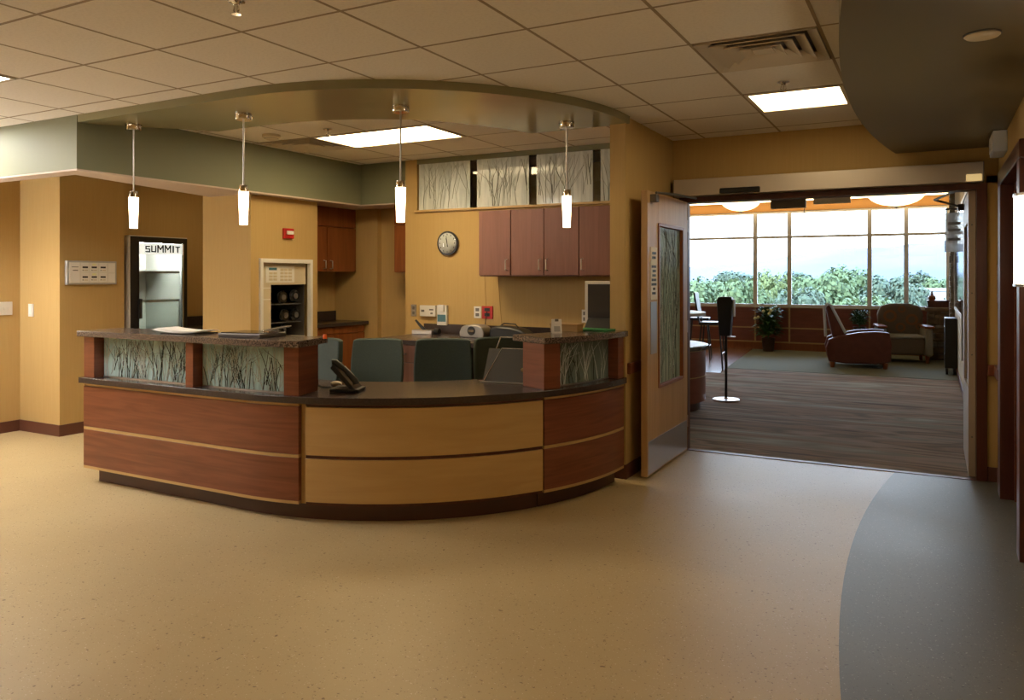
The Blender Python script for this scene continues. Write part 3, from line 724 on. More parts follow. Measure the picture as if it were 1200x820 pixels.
# ================================================================== BACK COUNTER AND CLOCK WALL
bc = tag(B(-4.58, -2.09, 5.72, 6.585, .862, .90).build('back_worktop', 'laminate_dark', bevel=.003), 'straight dark worktop along the clock wall', 'worktop')
B(-4.58, -2.09, 6.585, 6.60, .90, .995).build('backsplash', 'laminate_dark', bc)
def base_cab(name, label, x0, x1, y0, y1, ztop, dw=1):
    u = thing(name, label, 'cabinet', ((x0+x1)/2, (y0+y1)/2, 0))
    B(x0, x1, y0+.02, y1, .09, ztop).build('body', 'dark_cherry', u)
    B(x0, x1, y0+.08, y1, 0, .09).build('toe_kick', 'toe_dark', u)
    for a, b_ in ([(x0, x1)] if dw == 1 else [(x0, (x0+x1)/2), ((x0+x1)/2, x1)]):
        d = B(a+.003, b_-.003, y0, y0+.02, ztop-.165, ztop-.01).build('drawer', 'cherry_v', u, bevel=.002)
        c_ = (a+b_)/2
        MB().tube([(c_-.05, y0, ztop-.09), (c_-.05, y0-.03, ztop-.09), (c_+.05, y0-.03, ztop-.09), (c_+.05, y0, ztop-.09)], .005, 8).build('handle', 'steel_dark', d, smooth=True)
        d = B(a+.003, b_-.003, y0, y0+.02, .10, ztop-.172).build('door', 'cherry_v', u, bevel=.002)
        hx = b_-.05
        MB().tube([(hx, y0, ztop-.33), (hx, y0-.03, ztop-.32), (hx, y0-.03, ztop-.24), (hx, y0, ztop-.23)], .005, 8).build('handle', 'steel_dark', d, smooth=True)
base_cab('base_cabinet', 'cherry base cabinet under the back worktop nearest the passage', -4.55, -3.95, 5.76, 6.58, .862)
base_cab('base_cabinet', 'cherry base cabinet under the back worktop behind the tallest chair', -3.40, -2.80, 5.76, 6.58, .862)

def wall_cab(label, x0, x1, doors):
    u = thing('wall_cabinet', label, 'cabinet', ((x0+x1)/2, 6.43, 1.49), group='cherry wall cabinets beside the clock')
    B(x0, x1, 6.29, 6.598, 1.475, 2.085).build('body', 'cherry_v', u)
    for a, b_, side in doors:
        d = B(a+.003, b_-.003, 6.268, 6.288, 1.485, 2.085).build('door', 'cherry_v', u, bevel=.002)
        hx = b_-.035 if side > 0 else a+.035
        MB().tube([(hx, 6.268, 1.53), (hx, 6.235, 1.535), (hx, 6.235, 1.625), (hx, 6.268, 1.63)], .006, 8).build('handle', 'steel', d, smooth=True)
wall_cab('single cherry wall cabinet door nearest the clock', -3.737, -3.398, [(-3.737, -3.398, 1)])
wall_cab('pair of cherry wall cabinet doors behind the rightmost pendant', -3.396, -2.718, [(-3.396, -3.058, 1), (-3.058, -2.718, -1)])
wall_cab('cherry wall cabinet running behind the tan end wall', -2.716, -2.09, [(-2.716, -2.378, -1), (-2.378, -2.09, 1)])

ck = thing('wall_clock', 'round wall clock with white face and dark rim', 'clock', (-4.284, 6.6, 1.809))
MB().disc_ax((-4.284, 6.598, 1.809), 'y', .118, -.028, 40, .122).build('rim', 'black', ck, smooth=True)
fc = MB().disc_ax((-4.284, 6.571, 1.809), 'y', .104, -.003, 40).build('dial', 'paper', ck, smooth=True)
mb = MB()
for k in range(12):
    a = 2*pi*k/12; x, z = -4.284 + .088*sin(a), 1.809 + .088*cos(a); mb.box(x-.004, x+.004, 6.5665, 6.568, z-.008, z+.008)
mb.build('hour_marks', 'steel_dark', fc)
for a, L in ((RAD(-14), .05), (RAD(168), .038), (RAD(-8), .07)):
    MB().tube([(-4.284, 6.5645, 1.809), (-4.284 + L*sin(a), 6.5645, 1.809 + L*cos(a))], .003, 6).build('hand', 'black', ck)
MB().disc_ax((-4.284, 6.5655, 1.809), 'y', .106, -.006, 40, .08).build('crystal', 'pane_glass', ck, smooth=True)

# glazed opening
tg = thing('transom_glazing', 'etched glass panels with branch pattern above the clock wall', 'glass panel', (-3.38, 6.64, 2.135))
B(-4.69, -2.08, 6.57, 6.71, 2.135, 2.155).build('sill', 'maple', tg)
for q, (a, b_) in enumerate(((-4.661, -4.043), (-3.964, -3.386), (-3.304, -2.729), (-2.654, -2.085))):
    g = B(a, b_, 6.615, 6.623, 2.157, 2.63).build('glass_panel', 'resin_frost', tg)
    for mname, nb, rr_ in (('reed_dark', 0 if q == 0 else 5, .0026), ('reed_light', 16, .003), ('reed_frost', 14, .003)):
        branches(lambda s, z: (a + s, 6.613, 2.16 + z), b_-a, .46, nb, 50 + q + len(mname), rr_, lean=.10).build('branches', mname, g, kind='stuff')
B(-4.66, -2.085, 6.64, 6.645, 2.157, 2.63).build('clear_pane', 'pane_glass', tg)

# things on the clock wall
def plate(name, label, cat, x0, x1, z0, z1, m, y=6.6, dep=.008, holes=(), hm='steel_dark'):
    t = thing(name, label, cat, ((x0+x1)/2, y, z0))
    B(x0, x1, y-dep, y, z0, z1).build('plate', m, t, bevel=.002)
    for a, b_, c, d in holes: B(x0+a*(x1-x0), x0+b_*(x1-x0), y-dep-.002, y-dep, z0+c*(z1-z0), z0+d*(z1-z0)).build('insert', hm, t)
    return t
plate('wall_outlet', 'narrow grey outlet on the clock wall at the passage edge', 'outlet', -4.745, -4.68, 1.065, 1.185, 'steel', holes=((.3, .7, .15, .42), (.3, .7, .58, .85)))
plate('control_panel', 'white control panel with small dark keys on the clock wall', 'control panel', -4.62, -4.43, 1.07, 1.18, 'white_plastic', dep=.03, holes=((.62, .88, .55, .68), (.70, .84, .2, .35), (.1, .3, .4, .6)))
wp = plate('wall_phone', 'white wall handset with a dark screen on the clock wall', 'telephone', -4.405, -4.29, .985, 1.185, 'white_plastic', dep=.035)
B(-4.395, -4.30, 6.558, 6.565, 1.02, 1.09).build('screen', 'led_panel', wp)
B(-4.38, -4.315, 6.55, 6.565, 1.12, 1.19).build('earpiece', 'white_plastic', wp, bevel=.004)
plate('wall_outlet', 'white outlet on the clock wall beside the red socket', 'outlet', -3.985, -3.905, 1.065, 1.18, 'white_plastic', holes=((.25, .75, .15, .42), (.25, .75, .58, .85)))
ro = plate('wall_outlet', 'red emergency socket with cords on the clock wall', 'outlet', -3.89, -3.77, 1.06, 1.185, 'red_plastic', dep=.015, holes=((.25, .75, .2, .45), (.25, .75, .6, .85)), hm='black')
MB().tube([(-3.83, 6.58, 1.13), (-3.835, 6.565, 1.05), (-3.84, 6.56, .98), (-3.82, 6.5, .92)], .004, 6).build('cord', 'black', ro, smooth=True)
MB().tube([(-3.86, 6.585, 1.55), (-3.855, 6.59, 1.35), (-3.84, 6.585, 1.18)], .002, 6).build('cord', 'brown_box', ro, smooth=True)
MB().tube([(-3.71, 6.594, 1.48), (-3.69, 6.594, 1.2), (-3.67, 6.594, 1.0)], .002, 6).build('cord', 'brown_box', ro, smooth=True)
plate('wall_outlet', 'white outlet on the clock wall beside the monitor', 'outlet', -2.83, -2.765, 1.05, 1.17, 'white_plastic', holes=((.25, .75, .15, .42), (.25, .75, .58, .85)))

hp = thing('hole_punch', 'silver paper punch with a raised black lever on the back worktop', 'office tool', (-4.45, 6.42, .90))
B(-4.60+.03, -4.33, 6.36, 6.48, .90, .945).build('base', 'steel', hp, bevel=.006)
MB().tube([(-4.45, 6.42, .94), (-4.50, 6.41, .985), (-4.55, 6.40, 1.04)], [.018, .015, .010], 8).build('lever', 'black', hp, smooth=True)
MB().disc_ax((-4.33, 6.42, .93), 'x', .03, .05, 16).build('end_cap', 'black', hp, smooth=True)
rd = thing('label_printer', 'silver rounded label printer with a dark dial on the back worktop', 'printer', (-3.80, 6.30, .90))
MB().prism_y([(-3.93, .90), (-3.67, .90), (-3.665, .95), (-3.69, 1.0), (-3.74, 1.02), (-3.86, 1.02), (-3.91, 1.0), (-3.935, .95)], 6.24, 6.40).build('body', 'silver', rd, bevel=.01, smooth=True)
MB().disc_ax((-3.80, 6.241, .965), 'y', .042, -.006, 20).build('dial', 'black', rd, smooth=True)
B(-3.83, -3.77, 6.232, 6.236, .955, .975).build('badge', 'chrome', rd)
bg = thing('black_bag', 'soft black bag slumped on the back worktop behind the label printer', 'bag', (-3.40, 6.36, .90))
MB().prism_y([(-3.64, .90), (-3.22, .90), (-3.24, .945), (-3.30, .985), (-3.42, 1.01), (-3.56, 1.015), (-3.63, .99)], 6.28, 6.46).build('body', 'black', bg, bevel=.02, smooth=True)
MB().tube([(-3.60, 6.37, .99), (-3.52, 6.37, 1.035), (-3.40, 6.37, 1.03), (-3.34, 6.37, .97)], .006, 8).build('strap', 'black', bg, smooth=True)
mo = thing('monitor', 'computer monitor with a white frame half behind the tan end wall', 'monitor', (-2.40, 6.02, .90))
T = orient(-2.38, 6.02, 0, RAD(14))
MB(T).box(-.16, .20, -.02, .02, 1.10, 1.435).build('bezel', 'white_plastic', mo, bevel=.004)
MB(T).box(-.135, .175, -.024, -.018, 1.125, 1.41).build('screen', 'mirror_dark', mo)
MB(T).box(-.02, .06, .0, .04, .92, 1.15).build('neck', 'white_plastic', mo)
MB(T).box(-.11, .13, -.08, .12, .90, .92).build('foot', 'white_plastic', mo, bevel=.004)
pr = thing('scanner', 'black wedge shaped scanner in front of the white framed monitor', 'scanner', (-2.32, 5.80, .90))
MB().prism_x([(5.73, .90), (5.92, .90), (5.92, 1.12), (5.88, 1.14), (5.73, 1.0)], -2.47, -2.12).build('body', 'black', pr, bevel=.01, smooth=True)
B(-2.44, -2.16, 5.725, 5.732, .94, .98).build('slot', 'steel_dark', pr)

# ================================================================== LEFT SIDE: TUBE STATION, CABINETS, FRIDGE
ts = thing('tube_station', 'beige recessed pneumatic tube station in the tan wall block', 'tube station', (-5.56, 5.65, TZ0))
mb = MB(); xf0, xf1 = -5.58, -5.535
mb.box(xf0, xf1, TY0, TY0+.035, TZ0, TZ1); mb.box(xf0, xf1, TY1-.035, TY1, TZ0, TZ1); mb.box(xf0, xf1, TY0+.035, TY1-.035, TZ1-.04, TZ1); mb.box(xf0, xf1, TY0+.035, TY1-.035, TZ0, TZ0+.03)
mb.build('frame', 'white_plastic', ts, bevel=.003)
cpn = B(-5.70, -5.60, TY0+.035, TY1-.035, 1.395, TZ1-.04).build('control_head', 'beige_plastic', ts)
B(-5.60, -5.594, 5.42, 5.80, 1.415, 1.575).build('keypad_plate', 'white_plastic', cpn, bevel=.002)
B(-5.594, -5.591, 5.46, 5.56, 1.535, 1.56).build('display', 'led_panel', cpn)
for a in range(2):
    for c_ in range(3): B(-5.594, -5.590, 5.465+a*.055, 5.505+a*.055, 1.435+c_*.03, 1.455+c_*.03).build('key', 'beige_plastic', cpn)
for a in range(3):
    for c_ in range(4): B(-5.594, -5.590, 5.61+a*.055, 5.65+a*.055, 1.43+c_*.033, 1.452+c_*.033).build('key', 'beige_plastic', cpn)
sp_ = B(-5.80, -5.61, TY0+.035, 5.50, TZ0+.03, 1.395).build('side_cover', 'beige_plastic', ts)
for z in (1.25, 1.36): B(-5.61, -5.606, TY0+.04, 5.495, z, z+.008).build('seam', 'white_plastic', sp_)
B(-6.045, -6.03, 5.50, TY1-.035, .66, 1.395).build('back_plate', 'black', ts)
B(-6.04, -5.61, 5.50, TY1-.035, TZ0+.03, .875).build('carrier_shelf', 'beige_plastic', ts)
B(-6.03, -5.62, TY1-.045, TY1-.036, .875, 1.395).build('cavity_side', 'steel_dark', ts)
mb = MB()
for z in (1.02, 1.20): mb.tube([(-5.66, 5.505, z), (-5.66, 5.955, z)], .006, 8); 
mb.build('rack_rails', 'steel_dark', ts, kind='stuff')
def carrier(y, z, x, label, ry=0):
    t = thing('tube_carrier', label, 'carrier', (x, y, z), group='clear tube carriers')
    T_ = Matrix.Translation((x, y, z)) @ Matrix.Rotation(ry, 4, 'Z')
    MB(T_).disc_ax((-.26, 0, 0), 'x', .056, .26, 20).build('body', 'tube_glass', t, smooth=True)
    MB(T_).disc_ax((-.0, 0, 0), 'x', .060, .018, 20, .05).build('end_cap', 'black_gloss', t, smooth=True)
    MB(T_).disc_ax((-.01, 0, 0), 'x', .064, .008, 20).build('felt_ring', 'black', t, smooth=True)
    MB(T_).disc_ax((.018, 0, 0), 'x', .028, .006, 16).build('latch', 'steel_dark', t, smooth=True)
carrier(5.70, 1.27, -5.66, 'clear tube carrier in the upper row on the left of the rack')
carrier(5.865, 1.28, -5.66, 'clear tube carrier in the upper row on the right of the rack')
carrier(5.73, 1.09, -5.66, 'clear tube carrier in the lower row on the left of the rack')
carrier(5.875, 1.09, -5.66, 'clear tube carrier in the lower row on the right of the rack')
carrier(5.73, .942, -5.68, 'clear tube carrier lying on the shelf of the tube station', RAD(25))

st = thing('fire_strobe', 'small red fire alarm strobe above the tube station', 'fire alarm', (-5.56, 5.665, 1.85))
B(-5.56, -5.53, 5.60, 5.73, 1.845, 1.945).build('housing', 'red_plastic', st, bevel=.004)
B(-5.53, -5.512, 5.625, 5.71, 1.885, 1.92).build('lens', 'white_plastic', st, bevel=.006)

# kitchenette cabinets (face +x)
u = thing('wall_cabinet', 'orange cherry wall cabinet hung under the soffit in the kitchenette', 'cabinet', (-5.96, 6.55, 1.525))
B(-6.118, -5.82, 6.10, 6.985, 1.53, 2.236).build('body', 'cherry_orange', u)
B(-5.82, -5.80, 6.10, 6.985, 2.025, 2.236).build('filler_panel', 'cherry_orange', u, bevel=.002)
for a, b_, hy in ((6.10, 6.50, 6.45), (6.506, 6.985, 6.555)):
    d = B(-5.82, -5.798, a, b_, 1.53, 2.015).build('door', 'cherry_orange', u, bevel=.002)
    MB().tube([(-5.798, hy, 1.56), (-5.765, hy, 1.565), (-5.765, hy, 1.645), (-5.798, hy, 1.65)], .006, 8).build('handle', 'steel', d, smooth=True)
u = thing('base_cabinet', 'orange cherry base cabinet with drawers in the kitchenette', 'cabinet', (-5.9, 6.55, 0))
B(-6.118, -5.67, 6.10, 6.96, .09, .935).build('body', 'cherry_orange', u)
B(-6.118, -5.72, 6.10, 6.96, 0, .09).build('toe_kick', 'toe_dark', u)
for a, b_ in ((6.10, 6.44), (6.446, 6.96)):
    d = B(-5.67, -5.65, a, b_, .86, .932).build('drawer', 'cherry_orange', u, bevel=.002)
    d = B(-5.67, -5.65, a, b_, .10, .852).build('door', 'cherry_orange', u, bevel=.002)
    MB().tube([(-5.65, b_-.05, .62), (-5.62, b_-.05, .62), (-5.62, b_-.05, .72), (-5.65, b_-.05, .72)], .005, 8).build('handle', 'steel', d, smooth=True)
kc = tag(B(-6.118, -5.62, 6.10, 6.995, .938, .975).build('kitchen_worktop', 'laminate_dark', bevel=.003), 'dark kitchenette worktop on the orange cherry cabinet', 'worktop')
B(-6.118, -6.10, 6.10, 6.995, .975, 1.08).build('backsplash', 'laminate_dark', kc)
u = thing('wall_cabinet', 'orange cherry wall cabinet glimpsed left of the clock wall', 'cabinet', (-4.93, 6.91, 1.52))
B(-5.08, -4.76, 6.77, 7.068, 1.52, 2.235).build('body', 'cherry_orange', u)
B(-5.078, -4.762, 6.75, 6.77, 2.03, 2.235).build('filler_panel', 'cherry_orange', u)
d = B(-5.078, -4.762, 6.75, 6.77, 1.525, 2.02).build('door', 'cherry_orange', u, bevel=.002)
MB().tube([(-4.80, 6.75, 1.56), (-4.80, 6.72, 1.565), (-4.80, 6.72, 1.645), (-4.80, 6.75, 1.65)], .006, 8).build('handle', 'steel', d, smooth=True)
ac = tag(B(-7.79, -7.2, 5.78, 6.98, .86, .90).build('alcove_worktop', 'laminate_dark', bevel=.003), 'dark counter in the alcove right of the refrigerator', 'worktop')
B(-7.79, -7.77, 5.78, 6.98, .90, 1.0).build('backsplash', 'laminate_dark', ac)
B(-7.79, -7.25, 5.80, 6.96, 0, .86).build('cabinet_body', 'cherry_orange', ac)

# refrigerator (door faces +x)
rf = thing('display_refrigerator', 'white refrigerator with black framed glass door reading SUMMIT', 'refrigerator', (-7.35, 5.37, 0))
FX0, FX1, FY0, FY1, FZ = -7.72, -7.095, 5.035, 5.71, 1.885
B(FX0, FX1, FY0, FY0+.03, .05, FZ).build('side_wall', 'white_plastic', rf, bevel=.003)
B(FX0, FX1, FY1-.03, FY1, .05, FZ).build('side_wall', 'white_plastic', rf, bevel=.003)
B(FX0, FX0+.03, FY0+.03, FY1-.03, .05, FZ).build('back_wall', 'white_plastic', rf)
B(FX0, FX1, FY0+.03, FY1-.03, FZ-.04, FZ).build('top_panel', 'white_plastic', rf)
B(FX0, FX1, FY0+.03, FY1-.03, .05, .25).build('bottom_panel', 'white_plastic', rf)
for a, b_ in ((FX0+.05, FY0+.05), (FX1-.08, FY0+.05), (FX0+.05, FY1-.08), (FX1-.08, FY1-.08)): B(a, a+.04, b_, b_+.04, 0, .05).build('foot', 'black', rf)
for z in (.62, .92, 1.22, 1.52):
    sh = B(FX0+.035, FX1-.05, FY0+.032, FY1-.032, z, z+.006).build('shelf', 'display_glass', rf)
    B(FX1-.055, FX1-.04, FY0+.032, FY1-.032, z-.012, z+.014).build('shelf_trim', 'white_plastic', sh)
B(FX1-.10, FX1-.05, FY0+.06, FY1-.06, FZ-.06, FZ-.045).build('interior_light', 'fridge_lamp', rf)

dx0, dx1 = FX1+.004, -7.05
door = B(dx0, dx1, FY0, FY0+.10, .25, FZ-.005).build('door', 'black', rf, bevel=.003)
B(dx0, dx1, FY1-.045, FY1, .25, FZ-.005).build('door_stile', 'black', door, bevel=.003)
B(dx0, dx1, FY0+.10, FY1-.045, FZ-.065, FZ-.005).build('door_rail', 'black', door, bevel=.003)
B(dx0, dx1, FY0+.10, FY1-.045, .25, .34).build('door_rail', 'black', door, bevel=.003)
B(dx1-.012, dx1+.002, FY1-.058, FY1-.045, .34, FZ-.065).build('chrome_strip', 'chrome', door)
B(dx0+.012, dx0+.018, FY0+.10, FY1-.045, .34, FZ-.065).build('glass', 'display_glass', door)
B(dx0-.03, dx1-.004, FY0-.006, FY0, .25, FZ).build('door_edge', 'white_plastic', door)
B(dx0-.03, dx1-.004, FY0-.006, FY1, FZ-.005, FZ+.004).build('door_edge', 'white_plastic', door)
B(dx1, dx1+.03, FY0+.085, FY0+.115, 1.05, 1.25).build('handle', 'black', door, bevel=.006)
B(dx0+.020, dx0+.026, FY0+.102, FY1-.06, 1.705, FZ-.067).build('sign_panel', 'fridge_glow', door)
mb = MB()
q = .24   # stroke weight of the block letters in a unit box
glyphs = {'S': [[(0, .8), (1, .8), (1, 1), (0, 1)], [(0, .42), (1, .42), (1, .6), (0, .6)], [(0, 0), (1, 0), (1, .2), (0, .2)], [(0, .6), (q, .6), (q, .8), (0, .8)], [(1-q, .2), (1, .2), (1, .42), (1-q, .42)]],
          'U': [[(0, .2), (q, .2), (q, 1), (0, 1)], [(1-q, .2), (1, .2), (1, 1), (1-q, 1)], [(0, 0), (1, 0), (1, .2), (0, .2)]],
          'M': [[(0, 0), (.2, 0), (.2, 1), (0, 1)], [(.8, 0), (1, 0), (1, 1), (.8, 1)], [(.2, 1), (.2, .68), (.5, .25), (.5, .57)], [(.8, 1), (.5, .57), (.5, .25), (.8, .68)]],
          'I': [[(.18, 0), (.82, 0), (.82, 1), (.18, 1)]],
          'T': [[(0, .8), (1, .8), (1, 1), (0, 1)], [(.36, 0), (.64, 0), (.64, .8), (.36, .8)]]}
y = 5.212
for chx, w_, h_, zb in zip('SUMMIT', (.056, .060, .078, .078, .030, .060), (.068, .072, .080, .082, .076, .070), (1.722, 1.724, 1.722, 1.722, 1.724, 1.724)):
    for poly in glyphs[chx]: mb.prism_x([(y + a*w_, zb + b_*h_) for a, b_ in poly], dx0+.027, dx0+.030)
    y += w_ + .011
mb.build('lettering', 'black', door, kind='stuff')

# annunciator and switches
an = thing('annunciator_panel', 'white alarm annunciator panel with six small displays on the pier', 'alarm panel', (-7.07, 4.62, 1.40))
B(-7.07, -7.03, 4.375, 4.872, 1.398, 1.622).build('housing', 'grey_plastic', an, bevel=.004)
B(-7.03, -7.026, 4.395, 4.855, 1.413, 1.607).build('face', 'white_plastic', an)
def mk(y0, y1, z0, z1, m): return B(-7.026, -7.0235, y0, y1, z0, z1).build('field', m, an)
mk(4.402, 4.492, 1.418, 1.602, 'paper')
B(-7.0235, -7.0225, 4.415, 4.48, 1.560, 1.566).build('print_line', 'steel_dark', an); B(-7.0235, -7.0225, 4.425, 4.475, 1.528, 1.536).build('print_line', 'steel_dark', an)
for a in range(3):
    for c_ in range(2):
        y0 = 4.505 + a*.09; z0 = 1.425 + c_*.092
        f_ = mk(y0, y0+.08, z0, z0+.085, 'paper')
        B(-7.0235, -7.021, y0+.014, y0+.066, z0+.036, z0+.052).build('led_display', 'black', f_)
        B(-7.0235, -7.0215, y0+.014, y0+.022, z0+.012, z0+.022).build('key', 'steel_dark', f_)
        B(-7.0235, -7.0215, y0+.03, y0+.066, z0+.012, z0+.020).build('key', 'beige_plastic', f_)
        if a == 1: B(-7.0235, -7.0215, y0+.02, y0+.06, z0+.062, z0+.078).build('yellow_label', 'flower', f_)
for z0 in (1.422, 1.517): mk(4.782, 4.845, z0, z0+.08, 'paper')
sw = thing('switch_plate', 'white triple switch plate at the left edge of the photo', 'light switch', (-7.7, 4.18, 1.11))
B(-7.70, -7.69, 4.10, 4.255, 1.11, 1.235).build('plate', 'white_plastic', sw, bevel=.002)
for k in range(3): B(-7.69, -7.68, 4.135+k*.04, 4.15+k*.04, 1.16, 1.185).build('toggle', 'white_plastic', sw)
sw = thing('switch_plate', 'white single switch plate beside the pier corner', 'light switch', (-7.51, 4.33, 1.095))
B(-7.55, -7.475, 4.32, 4.33, 1.095, 1.215).build('plate', 'white_plastic', sw, bevel=.002)
B(-7.53, -7.495, 4.315, 4.32, 1.12, 1.19).build('rocker', 'paper', sw, bevel=.002)

# ================================================================== SCONCES
def sconce(x, y, z0, label, sgn, m='sconce_shade'):
    t = thing('wall_sconce', label, 'wall lamp', (x, y, z0), group='half round wall sconces')
    n_ = 18; R_ = .125
    prof = [(sgn*-.002, -R_)] + [(-sgn*R_*.85*sin(pi*k/n_), -R_*cos(pi*k/n_)) for k in range(n_+1)] + [(sgn*-.002, R_)]
    MB().prism([(x + a, y + b_) for a, b_ in prof], z0+.01, z0+.39).build('shade', m, t, smooth=True)
    for z in (z0, z0+.39): MB().prism([(x + a*1.04, y + b_*1.03) for a, b_ in prof], z, z+.012).build('trim_band', 'steel', t)
    B(min(x, x-sgn*.015), max(x, x-sgn*.015), y-R_-.01, y+R_+.01, z0-.005, z0+.41).build('back_plate', 'steel', t)
sconce(.42, 4.02, 1.425, 'glowing half round wall sconce cut by the right edge of the photo', 1)
sconce(-7.70, 2.6, 1.60, 'glowing half round wall sconce on the left wall outside the photo', -1, 'sconce_left')

# ================================================================== DOUBLE DOORS
df = thing('door_1', 'dark cherry frame of the wide double doorway to the lounge', 'door frame', (-.75, 6.60, 0)); df['kind'] = 'structure'
B(-1.90, .35, 6.53, 6.69, 2.10, 2.145).build('head', 'dark_cherry', df, bevel=.003)
B(-1.90, -1.825, 6.53, 6.60, 0, 2.10).build('jamb', 'dark_cherry', df, bevel=.003)
B(.283, .35, 6.53, 6.69, 0, 2.10).build('jamb', 'dark_cherry', df, bevel=.003)
# left leaf, swung toward the viewer
lx0, lx1, ly0, ly1 = -1.868, -1.82, 5.445, 6.50
ld = thing('door_leaf', 'open maple door leaf with patterned glass and steel kick plate', 'door', (-1.844, 6.0, .012))
gy0, gy1, gz0, gz1 = 5.70, 6.36, .63, 1.875
B(lx0, lx1, ly0, gy0, .012, 2.10).build('stile', 'maple_v', ld, bevel=.002)
B(lx0, lx1, gy1, ly1, .012, 2.10).build('stile', 'maple_v', ld, bevel=.002)
B(lx0, lx1, gy0, gy1, gz1, 2.10).build('rail', 'maple_v', ld)
B(lx0, lx1, gy0, gy1, .012, gz0).build('rail', 'maple_v', ld)
w = .022
for a, b_, c_, d in ((gy0-.004, gy0+w, gz0, gz1), (gy1-w, gy1+.004, gz0, gz1), (gy0+w, gy1-w, gz1-w, gz1+.004), (gy0+w, gy1-w, gz0-.004, gz0+w)):
    B(lx0-.006, lx1+.008, a, b_, c_, d).build('glazing_bead', 'cherry_orange', ld, bevel=.002)
g = B(-1.848, -1.840, gy0+w, gy1-w, gz0+w, gz1-w).build('glass', 'resin_sage', ld)
for mname, nb, rr_ in (('reed_dark', 4, .0020), ('reed_mid', 14, .0022), ('reed_light', 16, .0018)):
    branches(lambda s, z: (-1.8385, gy0+w + s, gz0+w + z), gy1-gy0-2*w, gz1-gz0-2*w, nb, 80+len(mname), rr_, lean=.05, fork=(mname == 'reed_mid')).build('reeds', mname, g, kind='stuff')
B(lx1, lx1+.002, ly0+.02, ly1-.02, .025, .265).build('kick_plate', 'steel', ld)
B(lx1, lx1+.004, 5.515, 5.655, .90, 1.285).build('push_plate', 'steel', ld)
sg = B(lx1, lx1+.004, 5.51, 5.665, 1.30, 1.69).build('door_sign', 'paper', ld)
rnd = random.Random(4)
for k, (wd) in enumerate((.09, .09, 0, .11, .07, .08, .11, .12, .05, .09)):
    if wd == 0: continue
    z = 1.645 - k*.033; y = 5.587 - wd/2
    mb = MB()
    while y < 5.587 + wd/2 - .006:
        q = rnd.uniform(.007, .014); mb.box(lx1+.004, lx1+.0055, y, y+q, z-.009, z+.009); y += q+.004
    mb.build('print_line', 'black', sg, kind='stuff')
B(lx1, lx1+.05, 5.50, 5.57, 2.02, 2.075).build('arm_shoe', 'steel_dark', ld, bevel=.004)
MB().tube([(lx1+.03, 5.56, 2.09), (lx1+.06, 6.0, 2.115), (lx1+.10, 6.40, 2.12)], .010, 8).build('closer_arm', 'steel_dark', ld, smooth=True)
for z in (.25, 1.05, 1.9): MB().cyl(-1.83, 6.512, z-.05, z+.05, .010, n=10).build('hinge', 'steel', ld, smooth=True)
# right leaf, swung into the lounge
rl = thing('door_leaf', 'door leaf seen on edge at the right, swung into the lounge', 'door', (.25, 7.1, .012))
B(.235, .281, 6.60, 6.78, .012, 2.10).build('stile', 'door_stop', rl, bevel=.002)
B(.235, .281, 7.44, 7.66, .012, 2.10).build('stile', 'door_stop', rl, bevel=.002)
B(.235, .281, 6.78, 7.44, 1.875, 2.10).build('rail', 'door_stop', rl)
B(.235, .281, 6.78, 7.44, .012, .63).build('rail', 'door_stop', rl)
B(.254, .262, 6.78, 7.44, .63, 1.875).build('glass', 'resin_frost', rl)
for z in (.30, .9, 1.35, 1.85): MB().disc_ax((.2575, 6.600, z), 'y', .006, -.002, 8).build('screw', 'steel_dark', rl)
MB().tube([(.18, 6.62, 2.115), (.02, 7.25, 2.10), (.21, 7.55, 2.06)], .010, 8).build('closer_arm', 'steel_dark', rl, smooth=True)
B(.19, .235, 7.50, 7.60, 2.03, 2.08).build('arm_shoe', 'steel_dark', rl, bevel=.004)
# operator box
op = thing('door_operator', 'long bronze automatic door operator box above the doorway', 'door operator', (-.8, 6.49, 2.145))
B(-1.925, .325, 6.44, 6.548, 2.148, 2.287).build('housing', 'operator_metal', op, bevel=.004)
B(-1.925, -1.92, 6.437, 6.55, 2.146, 2.289).build('end_cap', 'steel_dark', op); B(.32, .326, 6.437, 6.55, 2.146, 2.289).build('end_cap', 'steel_dark', op)
B(-1.53, -1.21, 6.405, 6.44, 2.15, 2.195).build('motion_sensor', 'black_gloss', op, bevel=.008)
B(.215, .312, 6.42, 6.44, 2.150, 2.20).build('status_lamp', 'amber_light', op, bevel=.006)
# boxes under the head on the lounge side
bx1 = thing('exit_sign', 'dark box hanging under the doorway head on the lounge side', 'sign box', (-1.02, 6.85, 2.03))
B(-1.20, -.92, 6.82, 6.87, 2.045, 2.12).build('housing', 'steel_dark', bx1, bevel=.004)
B(-1.12, -1.0, 6.83, 6.86, 2.12, 3.05).build('stem', 'steel_dark', bx1)
MB().tube([(-.935, 6.845, 2.05), (-.935, 6.845, 1.99)], .004, 6).build('pull_cord', 'steel', bx1)
bx2 = thing('exit_sign', 'pale box hanging under the doorway head beside the dark one', 'sign box', (-.72, 6.85, 2.05))
B(-.86, -.58, 6.82, 6.87, 2.07, 2.135).build('housing', 'white_plastic', bx2, bevel=.004)
B(-.78, -.66, 6.83, 6.86, 2.135, 3.05).build('stem', 'white_plastic', bx2)

